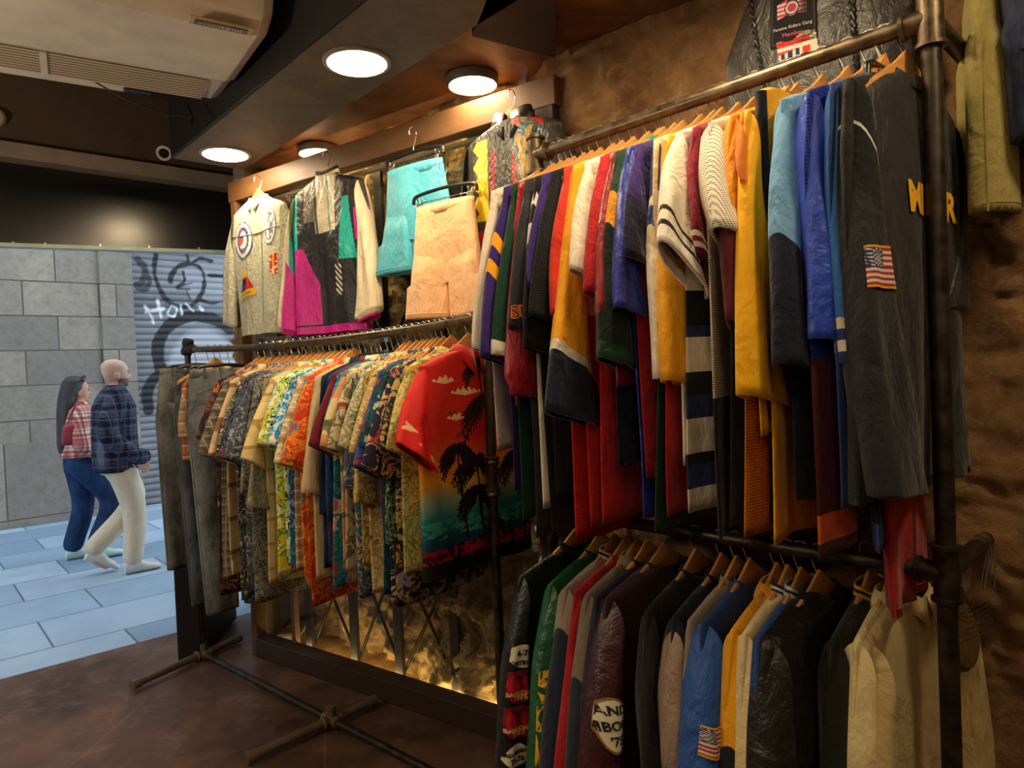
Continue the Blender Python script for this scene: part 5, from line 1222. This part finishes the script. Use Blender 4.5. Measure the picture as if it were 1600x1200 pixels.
for side, a_, L_ in ((-1, 13, .66), (1, 12, .63)):
    s_ = Sleeve(sh, side, L_, a_, .16, .045, .05, 0, -.03, seed=17, arm=.24); sleeve_mesh(s_, pw_, e, nu=60, na=44, paint=wsl(side), gather=.05)
wh_ = cloth('#d8cdb8'); collar_band(sh, wh_, e, mats=[blk, wh_, blk], rows=3, h=.05, rad=.08, drop=.02)
hanger('wood', loc, CROT, 'wooden hanger holding the magenta and teal windbreaker')
# shorts
def shorts(px, z, label, mat, hemy, waist, hs, wl_, offn, seed, sp, bandm=None):
    loc, zy = cplace(px, z, offn); L = -zy(hemy)-wl_; return trousers(loc, CROT, label, mat, L, waist=waist, z0=-wl_, name='shorts', cat='shorts', seed=seed, short=True, th=.04, spread=sp, rise=.31, band=bandm, hlabel=shortl('black clip hanger holding the '+label.split(' hung')[0]), hs=hs), loc
shorts(645, 2.505, 'turquoise swim shorts with elastic waist hung on the partition', nylon('#4fb4cc'), 425, .155, 1.0, .14, .085, 5, .02)
m_ = cloth('#e9b98c', .7, .7)
(e_, loc_) = shorts(692, 2.30, 'peach coloured pleated shorts hung in front of the turquoise ones', m_, 494, .145, 1.0, .14, .16, 8, .03)
# leather jacket with colourful applique
loc, zy = cplace(800, 2.53)
def lj(X, Z, Y):
    c = np.zeros(X.shape+(3,)); c[:] = srgb('#3c3832'); 
    zig = -.145+.018*np.abs(((Z*28) % 2)-1)*2; yl = (X > zig-.028) & (X < -.095) & (Z < -.15) & (Z > -.46); c[yl] = srgb('#e8c818')
    rs = (X > -.085) & (X < -.055) & (Z < -.2) & (Z > -.5); c[rs] = srgb('#16151a'); c[rs & (np.sin((Z-X*.8)*260) > 0)] = srgb('#c02420')
    q = (X > .02) & (Z > -.62) & (Z < -.10) & (X < .15+.0*Z); n_ = fbm(X*14, Z*10, 0, 3, 12); c[q & (n_ > .18)] = srgb('#b8301e'); c[q & (n_ < -.3)] = srgb('#a88a3c'); c[q & (n_ > -.1) & (n_ < .0)] = srgb('#4a8a9c')
    low = (Z < -.50); n2 = fbm(X*12, Z*12, 0, 3, 15); c[low & (n2 > .15)] = srgb('#b02c24'); c[low & (n2 < -.25)] = srgb('#3f94a8'); c[low & (n2 > -.12) & (n2 < -.02)] = srgb('#8a6a9c'); c[low & (n2 > .02) & (n2 < .08)] = srgb('#d88a3a'); return c
def ljs(u, c, V):
    col = np.tile(np.array(srgb('#46423b')), (len(V), 1)); n2 = fbm(V[:, 0]*12, V[:, 2]*12, 0, 3, 15); lo = u > .45
    col[lo & (n2 > .12)] = srgb('#b02c24'); col[lo & (n2 < -.22)] = srgb('#3f94a8'); col[lo & (n2 > -.12) & (n2 < -.02)] = srgb('#8a6a9c'); return col
e = empty('leather_jacket', loc, CROT, 'dark leather jacket with yellow zigzag and colourful applique, right end of the partition', 'jacket')
sh = Shape(zy(540), seed=77, sw=.22, ch=.25, hw=.25, th=.05, fold=.012)
pl_ = painted(.38, .9, .5, .6); q = np.concatenate([np.linspace(sh.zn, sh.zs, 12)[:-1], np.linspace(sh.zs, sh.hem, 170)]); U, Z = np.meshgrid(np.sign(xs_)*np.abs(xs_)**.8, q); X = U*sh.a(Z)*.9999
for sd_ in (-1, 1): mesh_obj('front' if sd_ < 0 else 'back', sh.P(X, Z, sd_).reshape(-1, 3), grid_faces(len(q), 130), pl_, e, col=lj(X, Z, 0).reshape(-1, 3))
for side, a_ in ((-1, 6), (1, 12)):
    s_ = Sleeve(sh, side, .6, a_, .12, .05, .045, 0, -.02, seed=19, arm=.24); sleeve_mesh(s_, pl_, e, nu=60, na=44, paint=ljs)
collar_shirt(sh, leather('#2c2926'), e, h=.07, up=.045, rad=.08)
hanger('wood', loc, CROT, 'wooden hanger holding the colourful leather jacket')
# ============================================================ ON THE STONE WALL above and right
def wplace(px, py, off): return on_plane(px, py, W0+NW*off, NW)
WROT = math.atan2(-UW.y, -UW.x)
# black leather biker vest, hung high behind the rail
loc = wplace(1262, -62, .07); lv = leather('#2e2b28', .42)
vb = lambda py: z_at(loc.x, loc.y, py)-loc.z
e = empty('leather_vest', loc, WROT, 'black leather biker vest with braided trim and patches on the stone wall above the rail', 'vest')
sh = Shape(vb(215), seed=31, sw=.18, ch=.25, hw=.25, th=.04, zn=-.02, zs=-.06, fold=.008)
body(sh, lv, e, na=70, nz=50)
for x0 in (-.155, .115):
    zz2 = np.linspace(-.04, sh.hem+.03, 40); xx = x0+.06*np.clip((-.04-zz2)/.4, 0, 1)*(1 if x0 < 0 else .2)
    mb = MB()
    for k in (0, PI): mb.tube([Vector(v)+Vector((.005*math.sin(i*1.6+k), -.003*math.cos(i*1.6+k), 0)) for i, v in enumerate(sh.P(xx, zz2, -1, .004))], .0045, 6)
    mb.build('braid', leather('#1a1816'), e, True)
def vloc(px, py): p = on_plane(px, py, loc+NW*.04, NW)-loc; return p.dot(-UW), p.z
def vdec(name, px, py, w_, h_, fn, keep=None, rot=0, label=None):
    cx, cz = vloc(px, py); return decal(name, lambda s, t: sh.P(cx+s*w_, cz+t*h_+s*rot*w_, -1, .004), 44, 44, fn, e, keep=keep, label=label), (lambda x, z: sh.P(cx+x, cz+z+x*rot, -1, .007))
def vp(s, t):
    c = np.zeros(s.shape+(3,)); c[:] = srgb('#1a191b'); k = np.maximum(np.abs(s), np.abs(t)); c[(k > .88) & (k < .94)] = srgb('#3f3c3a'); return c
o, F = vdec('square_patch', 1238, 20, .062, .085, vp, rot=-.1)
pk = plain(srgb('#c85a6a'), .8); wh2 = plain(srgb('#cfc8c0'), .8)
def wg(s, t):
    c = np.zeros(s.shape+(3,)); r = np.hypot(s, t*1.0); c[:] = srgb('#c8405a'); c[np.sin(t*22) > .3] = srgb('#cfc8c0'); c[(r < .5)] = srgb('#1a191b'); c[(r < .42)] = srgb('#cfc8c0'); c[r < .3] = srgb('#b84058'); return c
vdec('wings_emblem', 1237, 12, .040, .040, wg, keep=lambda s, t: (np.hypot(s, t) < .55) | ((np.abs(s) > .3) & (np.abs(t+abs(s)*.3-.2) < .55)), rot=-.1)
text_mesh('Panama Riders Gang', lambda x, z: F(x, z-.038), .0125, wh2, e); text_mesh('Member', lambda x, z: F(x, z-.058), .016, pk, e)
def eg(s, t):
    c = np.zeros(s.shape+(3,)); c[:] = srgb('#c83a2a'); c[np.sin(t*9+s*2+1) > .35] = srgb('#d8d0c4'); c[(s < .25) & (t < -.1)] = srgb('#27345c'); c[(s < .25) & (t < -.1) & (np.abs(np.sin(s*9)) > .8)] = srgb('#d0ccc4'); c[s > .62] = srgb('#cfc8b4'); return c
vdec('flag_eagle_patch', 1246, 74, .055, .040, eg, keep=lambda s, t: (np.abs(s+.1*t) < .95) & (np.abs(t-.15*np.sin(s*5)) < .75), rot=.12)
# khaki and navy trousers at the upper right
loc = wplace(1526, -150, .15); q_ = lambda py: -(z_at(loc.x, loc.y, py)-loc.z)
trousers(loc, JROT+.15, 'khaki cargo trousers hanging on the wall right of the pole', cloth('#8d8048', .85, .7), q_(345)-.12, waist=.07, hemw=.08, z0=-.12, seed=14, th=.035, hlabel='black clip hanger high on the wall holding the khaki trousers', spread=.01)
loc2 = wplace(1600, -190, .16); q_ = lambda py: -(z_at(loc2.x, loc2.y, py)-loc2.z)
trousers(loc2, JROT, 'dark blue trousers at the top right corner of the photo', cloth('#26304c', .85, .6), q_(225)-.12, waist=.085, hemw=.09, z0=-.12, seed=15, th=.045, hlabel='black clip hanger high on the wall holding the dark blue trousers')
pq0 = loc+UW*.3; pq1 = loc-UW*.9; r = empty('wall_rail', (pq0.x, pq0.y, 0), 0, 'dark pipe rail high on the right wall carrying the trousers', 'rail')
MB().tube([Vector((0, 0, loc.z)), Vector((pq1.x-pq0.x, pq1.y-pq0.y, loc.z))], .017, 14).build('pipe', pipe, r, True)
for k in (.05, .95):
    q = pq0.lerp(pq1, k)-pq0; MB().tube([Vector((q.x, q.y, loc.z)), Vector((q.x, q.y, loc.z))-NW*.16], .015, 12).build('bracket', pipe, r, True)
# ============================================================ PEOPLE
def fuse(name, parts, voxel, mat, parent, colfn=None, it=6, fac=.5):
    mb = MB()
    for p in parts: mb.add(p.V, p.F)
    me = bpy.data.meshes.new('tmp'); me.from_pydata(mb.V, [], mb.F); ob = bpy.data.objects.new('tmp', me); C.objects.link(ob)
    r = ob.modifiers.new('r', 'REMESH'); r.mode = 'VOXEL'; r.voxel_size = voxel; s_ = ob.modifiers.new('s', 'SMOOTH'); s_.iterations = it; s_.factor = fac
    dg = bpy.context.evaluated_depsgraph_get(); nm = bpy.data.meshes.new_from_object(ob.evaluated_get(dg)); bpy.data.objects.remove(ob)
    nm.name = name; nm.materials.clear(); nm.materials.append(mat); nm.polygons.foreach_set('use_smooth', np.ones(len(nm.polygons), dtype=bool))
    if colfn:
        co = np.zeros(len(nm.vertices)*3); nm.vertices.foreach_get('co', co); co = co.reshape(-1, 3); c4 = np.ones((len(co), 4), dtype=np.float32); c4[:, :3] = colfn(co)
        a = nm.color_attributes.new('Col', 'FLOAT_COLOR', 'POINT'); a.data.foreach_set('color', c4.ravel())
    o = bpy.data.objects.new(name, nm); C.objects.link(o); o.parent = parent; return o
def loft(rings, n=24, p=2.2):          # rings: (x, y, z, rx, ry)
    V = []
    for x, y, z, rx, ry in rings:
        for j in range(n):
            a = 2*PI*j/n; c, s = math.cos(a), math.sin(a); V.append((x+rx*math.copysign(abs(c)**(2/p), c), y+ry*math.copysign(abs(s)**(2/p), s), z))
    m = MB(); return m.add(V, grid_faces(len(rings), n, True)+[tuple(range(n))[::-1], tuple(range((len(rings)-1)*n, len(rings)*n))])
def limb(pts, rs, n=16):
    P = catmull(pts, 6); R_ = []; k = len(pts)
    for i in range(len(P)):
        f = i/(len(P)-1)*(k-1); a = int(min(f, k-2)); R_.append(rs[a]+(rs[a+1]-rs[a])*(f-a))
    m = MB(); m.tube(P, R_, n); 
    for q, r in ((P[0], R_[0]), (P[-1], R_[-1])): m.lathe([(r*math.sin(t), -r*math.cos(t)) for t in np.linspace(.15, PI-.15, 9)], q, 14)
    return m
def ball(c, r, sx=1, sy=1, sz=1):
    m = MB(); m.lathe([(r*math.sin(t), -r*math.cos(t)) for t in np.linspace(.1, PI-.1, 13)], (0, 0, 0), 20); m.V = [(c[0]+v[0]*sx, c[1]+v[1]*sy, c[2]+v[2]*sz) for v in m.V]; return m
def head(x, z, k=1.0, chin=1.0):       # facing +x, chin at z
    R_ = [(-.005, .0, .035, .035), (.012, .015, .062, .048), (.008, .04, .078, .058), (.0, .07, .088, .066), (-.004, .10, .094, .071), (-.008, .13, .097, .074), (-.012, .16, .096, .074), (-.016, .185, .084, .066), (-.018, .205, .064, .052), (-.018, .22, .03, .025)]
    parts = [loft([(x+a*k, 0, z+h*k, rx*k, ry*k) for a, h, rx, ry in R_])]
    parts.append(loft([(x+.088*k, 0, z+.072*k, .008*k, .012*k), (x+.094*k, 0, z+.078*k, .022*k, .016*k), (x+.088*k, 0, z+.09*k, .016*k, .011*k), (x+.082*k, 0, z+.118*k, .008*k, .008*k)]))     # nose
    parts.append(ball((x+.078*k, 0, z+.050*k), .014*k, .9, 1.6, .5)); parts.append(ball((x+.076*k, 0, z+.038*k), .013*k, .9, 1.5, .5)); parts.append(ball((x+.068*k, 0, z+.014*k), .018*k, 1, 1.2, .8))   # lips, chin
    parts.append(ball((x+.080*k, 0, z+.125*k), .02*k, .6, 2.4, .4))      # brow
    for s in (-1, 1): parts.append(ball((x-.008*k, s*.072*k, z+.088*k), .026*k, .62, .32, 1.15)); parts.append(ball((x+.045*k, s*.04*k, z+.075*k), .024*k, 1, .8, .8))
    return parts
def hand(w, d, up, side):              # wrist point, direction of the fingers, back-of-hand normal
    w, d, up = Vector(w), Vector(d).normalized(), Vector(up).normalized(); s = d.cross(up).normalized()*side; P = []
    m = MB(); 
    pal = [limb([w+s*o, w+d*.085+s*o*1.25], [.014, .013]) for o in (-.026, -.009, .009, .026)]; P += pal
    for i, (o, L) in enumerate(((-.032, .062), (-.011, .075), (.011, .080), (.032, .070))):
        a = w+d*.085+s*o; P.append(limb([a, a+d*L*.5-up*.004, a+d*L*.85-up*.02, a+d*L-up*.035], [.0095, .009, .0085, .0075], 10))
    a = w+d*.02+s*.03; P.append(limb([a, a+s*.028+d*.025-up*.01, a+s*.03+d*.055-up*.02], [.013, .011, .009], 10)); return P
skin = NT('skin', .5, .4); at = skin.n('ShaderNodeAttribute', attribute_name='Col'); skin.col(at.outputs[0]); skin.b.inputs['Subsurface Weight'].default_value = .08
def person(px, py, label):
    p = on_z(px, py, 0); return empty('person', (p.x, p.y, 0), SROT, label, 'person')
def shoe(p, d, L=.28, lift=0):
    x, y, z = p; a = math.atan2(d[1], d[0])
    R_ = [(-.06, .035, .045), (-.03, .042, .055), (.04, .042, .052), (.10, .045, .036), (.16, .045, .028), (.20, .03, .018)]
    V = []; n = 14
    for q, w_, h in R_:
        for j in range(n): t = 2*PI*j/n; V.append((q, w_*math.cos(t), max(0, h*(1+math.sin(t)))))
    m = MB(); m.add(V, grid_faces(len(R_), n, True)+[tuple(range(n))[::-1], tuple(range((len(R_)-1)*n, len(R_)*n))])
    c_, s_ = math.cos(-lift), math.sin(-lift); m.V = [(x+v[0]*c_-v[2]*s_, y+v[1], z+v[0]*s_+v[2]*c_) for v in m.V]; return m
# man
pm = person(214, 889, 'bald man in a navy plaid overshirt and beige trousers walking with hand in pocket')
hx = -.075
R1 = [(-.10, -.10, .90), (-.03, -.10, .50), (-.05, -.10, .10)]; R2 = [(-.10, .10, .90), (.0, .10, .52), (-.30, .10, .20)]
parts = [loft([(-.10, 0, .86, .11, .15), (-.10, 0, 1.0, .12, .155), (-.10, 0, 1.15, .115, .15), (-.10, 0, 1.32, .125, .185), (-.10, 0, 1.42, .10, .18), (-.09, 0, 1.47, .06, .09), (-.075, 0, 1.52, .055, .058), (-.07, 0, 1.56, .055, .055)])]
parts += head(hx, 1.495, 1.0)
for L_, rr in ((R1, [.085, .058, .038]), (R2, [.085, .058, .038])): parts.append(limb(L_, rr))
parts.append(limb([(-.05, -.10, .10), (.0, -.10, .05), (.10, -.10, .035)], [.038, .035, .028])); parts.append(limb([(-.30, .10, .20), (-.27, .10, .11), (-.20, .10, .05)], [.038, .034, .026]))
AR = [(-.12, -.19, 1.41), (-.19, -.24, 1.13), (.0, -.21, .95)]; AL = [(-.10, .19, 1.41), (-.12, .24, 1.14), (.06, .2, .96)]
for a in (AR, AL): parts.append(limb(a, [.052, .042, .028]))
parts += hand(AR[2], (.5, 0, -1), (0, -1, 0), 1); parts += hand(AL[2], (.5, 0, -1), (0, 1, 0), -1)
def mcol(P):
    c = np.tile(np.array(srgb('#c49a86')), (len(P), 1)); x, z = P[:, 0]-hx, P[:, 2]-1.495
    b = (z < .062) & (z > -.03) & (x > .0+.0*z) & (x < .2); c[b] = srgb('#6a5348'); c[(z > .10)] = srgb('#c8a594'); c[(np.hypot(x-.085, z-.106) < .010) & (np.abs(np.abs(P[:, 1])-.03) < .014)] = srgb('#3a2a26')
    c[(np.abs(z-.045) < .0035) & (x > .075)] = srgb('#8a4a44'); c[(np.abs(z-.123) < .005) & (x > .07) & (np.abs(np.abs(P[:, 1])-.032) < .018)] = srgb('#5a4438'); return c
fuse('body', parts, .0065, skin.m, pm, mcol, 4)
pt = [loft([(-.10, 0, .80, .125, .165), (-.10, 0, 1.02, .135, .175)]), limb([(-.10, -.085, .88), (-.02, -.10, .50), (-.045, -.10, .13)], [.115, .088, .075]), limb([(-.10, .085, .88), (.02, .10, .54), (-.27, .10, .22)], [.115, .09, .075])]
fuse('trousers', pt, .012, cloth('#c9bda8', .85, .7), pm, it=4)
jk = [loft([(-.11, 0, .82, .155, .20), (-.11, 0, .95, .165, .205), (-.11, 0, 1.15, .16, .20), (-.105, 0, 1.33, .155, .215), (-.10, 0, 1.43, .115, .19), (-.09, 0, 1.485, .075, .095), (-.08, 0, 1.51, .07, .075)]), limb([(-.12, -.18, 1.41), (-.20, -.25, 1.13), (-.02, -.235, .95)], [.08, .076, .06]), limb([(-.10, .18, 1.41), (-.13, .25, 1.14), (.04, .225, .96)], [.08, .076, .06]), ball((.02, -.20, .93), .075, 1.1, .5, 1)]
def plm(name, base, c1, c2, c3, sc):
    m = NT(name, .9, .15); v = m.coord(1, rnd=False); s = m.n('ShaderNodeSeparateXYZ'); m.l(v, s.inputs[0]); c = srgb(base)
    for f, cc, lo, hi, op in ((sc, c1, .1, .5, .6), (sc, c2, .62, .74, .75), (sc*2, c3, .85, .93, .5)):
        for k in (0, 2):
            q = s.outputs[2] if k == 2 else m.math('ADD', s.outputs[0], m.math('MULTIPLY', s.outputs[1], .6)); x = m.math('FRACT', m.math('MULTIPLY', m.math('ADD', q, 10), f)); b = m.ramp(x, [(lo-.04, 0), (lo+.02, 1), (hi, 1), (hi+.05, 0)]); c = m.mix(m.math('MULTIPLY', b, op), c, srgb(cc))
    m.col(c); wrinkle(m, .6); return m.m
fuse('overshirt', jk, .010, plm('navy_plaid', '#232a3f', '#3f465c', '#11141f', '#6a6a80', 8), pm, it=5)
wsn = plain(srgb('#c8ccc8'), .6)
shoe((-.05, -.10, 0), (1, 0)).build('shoe', wsn, pm, True); shoe((-.30, .10, .10), (1, 0), lift=.5).build('shoe', wsn, pm, True)
# woman
pw2 = person(140, 872, 'woman with long black hair, red and cream plaid jacket and blue jeans, walking outside')
hx = -.02
parts = [loft([(-.03, 0, .80, .11, .15), (-.03, 0, .92, .125, .165), (-.03, 0, 1.05, .095, .13), (-.03, 0, 1.20, .105, .145), (-.03, 0, 1.30, .09, .15), (-.02, 0, 1.36, .05, .07), (-.01, 0, 1.42, .045, .048), (-.01, 0, 1.45, .045, .046)])]
parts += head(hx, 1.375, .95)
parts += [limb([(-.03, -.09, .82), (.16, -.09, .50), (.06, -.09, .12)], [.09, .055, .034]), limb([(-.03, .09, .82), (-.02, .09, .46), (-.10, .09, .10)], [.09, .055, .034]), limb([(.06, -.09, .12), (.12, -.09, .06), (.2, -.09, .04)], [.034, .03, .024]), limb([(-.1, .09, .10), (-.04, .09, .05), (.04, .09, .035)], [.034, .03, .024])]
AR = [(-.03, -.16, 1.29), (-.04, -.21, 1.03), (.14, -.20, .90)]; AL = [(-.03, .16, 1.29), (-.02, .21, 1.03), (.14, .19, .88)]
for a in (AR, AL): parts.append(limb(a, [.045, .036, .024]))
parts += hand(AR[2], (1, 0, -.6), (0, -1, 0), 1); parts += hand(AL[2], (1, 0, -.6), (0, 1, 0), -1)
def wcol(P):
    c = np.tile(np.array(srgb('#c69078')), (len(P), 1)); x, z = P[:, 0]-hx, P[:, 2]-1.375
    c[(np.hypot(x-.082, z-.10) < .010) & (np.abs(np.abs(P[:, 1])-.028) < .013)] = srgb('#2a1c1a'); c[(np.abs(z-.043) < .006) & (x > .072)] = srgb('#a04048'); c[(np.abs(z-.117) < .004) & (x > .066) & (np.abs(np.abs(P[:, 1])-.03) < .016)] = srgb('#2a1c18'); return c
fuse('body', parts, .0065, skin.m, pw2, wcol, 4)
pt = [loft([(-.03, 0, .76, .125, .165), (-.03, 0, .95, .125, .165)]), limb([(-.03, -.085, .84), (.165, -.095, .50), (.05, -.095, .15)], [.12, .088, .08]), limb([(-.03, .085, .84), (-.01, .095, .46), (-.10, .095, .13)], [.12, .088, .08])]
fuse('jeans', pt, .012, denim('#1f3558', 1.3), pw2, it=4)
jk = [loft([(-.035, 0, .90, .145, .185), (-.035, 0, 1.02, .14, .175), (-.035, 0, 1.20, .135, .175), (-.03, 0, 1.30, .11, .165), (-.02, 0, 1.355, .07, .09), (-.015, 0, 1.38, .06, .065)]), limb([(-.03, -.15, 1.28), (-.05, -.21, 1.03), (.12, -.205, .91)], [.078, .075, .055]), limb([(-.03, .15, 1.28), (-.03, .21, 1.03), (.12, .195, .89)], [.078, .075, .055])]
fuse('plaid_jacket', jk, .010, plm('red_plaid', '#d8cdb8', '#b03a48', '#8c1c30', '#38344a', 7), pw2, it=5)
hr = [loft([(-.15, 0, .93, .03, .07), (-.15, 0, 1.0, .045, .10), (-.14, 0, 1.15, .05, .115), (-.125, 0, 1.30, .06, .11), (-.095, 0, 1.42, .075, .095), (-.06, 0, 1.50, .09, .088), (-.045, 0, 1.56, .085, .08), (-.04, 0, 1.595, .06, .058), (-.04, 0, 1.605, .02, .02)])]
hm = NT('hair', .35, .5); v = hm.coord((30, 30, 1.5), rnd=False); k = hm.noise(v, 4, 4, .6); hm.col(hm.mix(k, srgb('#0c0d12'), srgb('#2a2c36'))); hm.bump(k, .01, .8)
fuse('hair', hr, .009, hm.m, pw2, it=3)
MB().tube(catmull([(.01, -.085, 1.555), (.03, -.05, 1.585), (.035, 0, 1.60), (.03, .05, 1.585), (.01, .085, 1.555)], 6), .010, 8).build('sunglasses', plain(srgb('#0c0c10'), .2, .5), pw2, True)
fuse('shoulder_bag', [loft([(-.10, -.20, 1.02, .085, .035), (-.10, -.205, 1.04, .10, .04), (-.09, -.20, 1.18, .09, .038), (-.09, -.20, 1.20, .07, .02)])], .01, leather('#7c1a2c', .5), pw2)
MB().tube(catmull([(-.15, -.2, 1.18), (-.06, -.16, 1.36), (.06, .0, 1.33), (.04, -.15, 1.2), (-.03, -.2, 1.18)], 6), .007, 8).build('bag_strap', leather('#7c1a2c', .5), pw2, True)
wsw = plain(srgb('#b8dcd8'), .6); shoe((-.10, .09, 0), (1, 0)).build('shoe', wsw, pw2, True); shoe((.06, -.09, .0), (1, 0)).build('shoe', wsw, pw2, True)
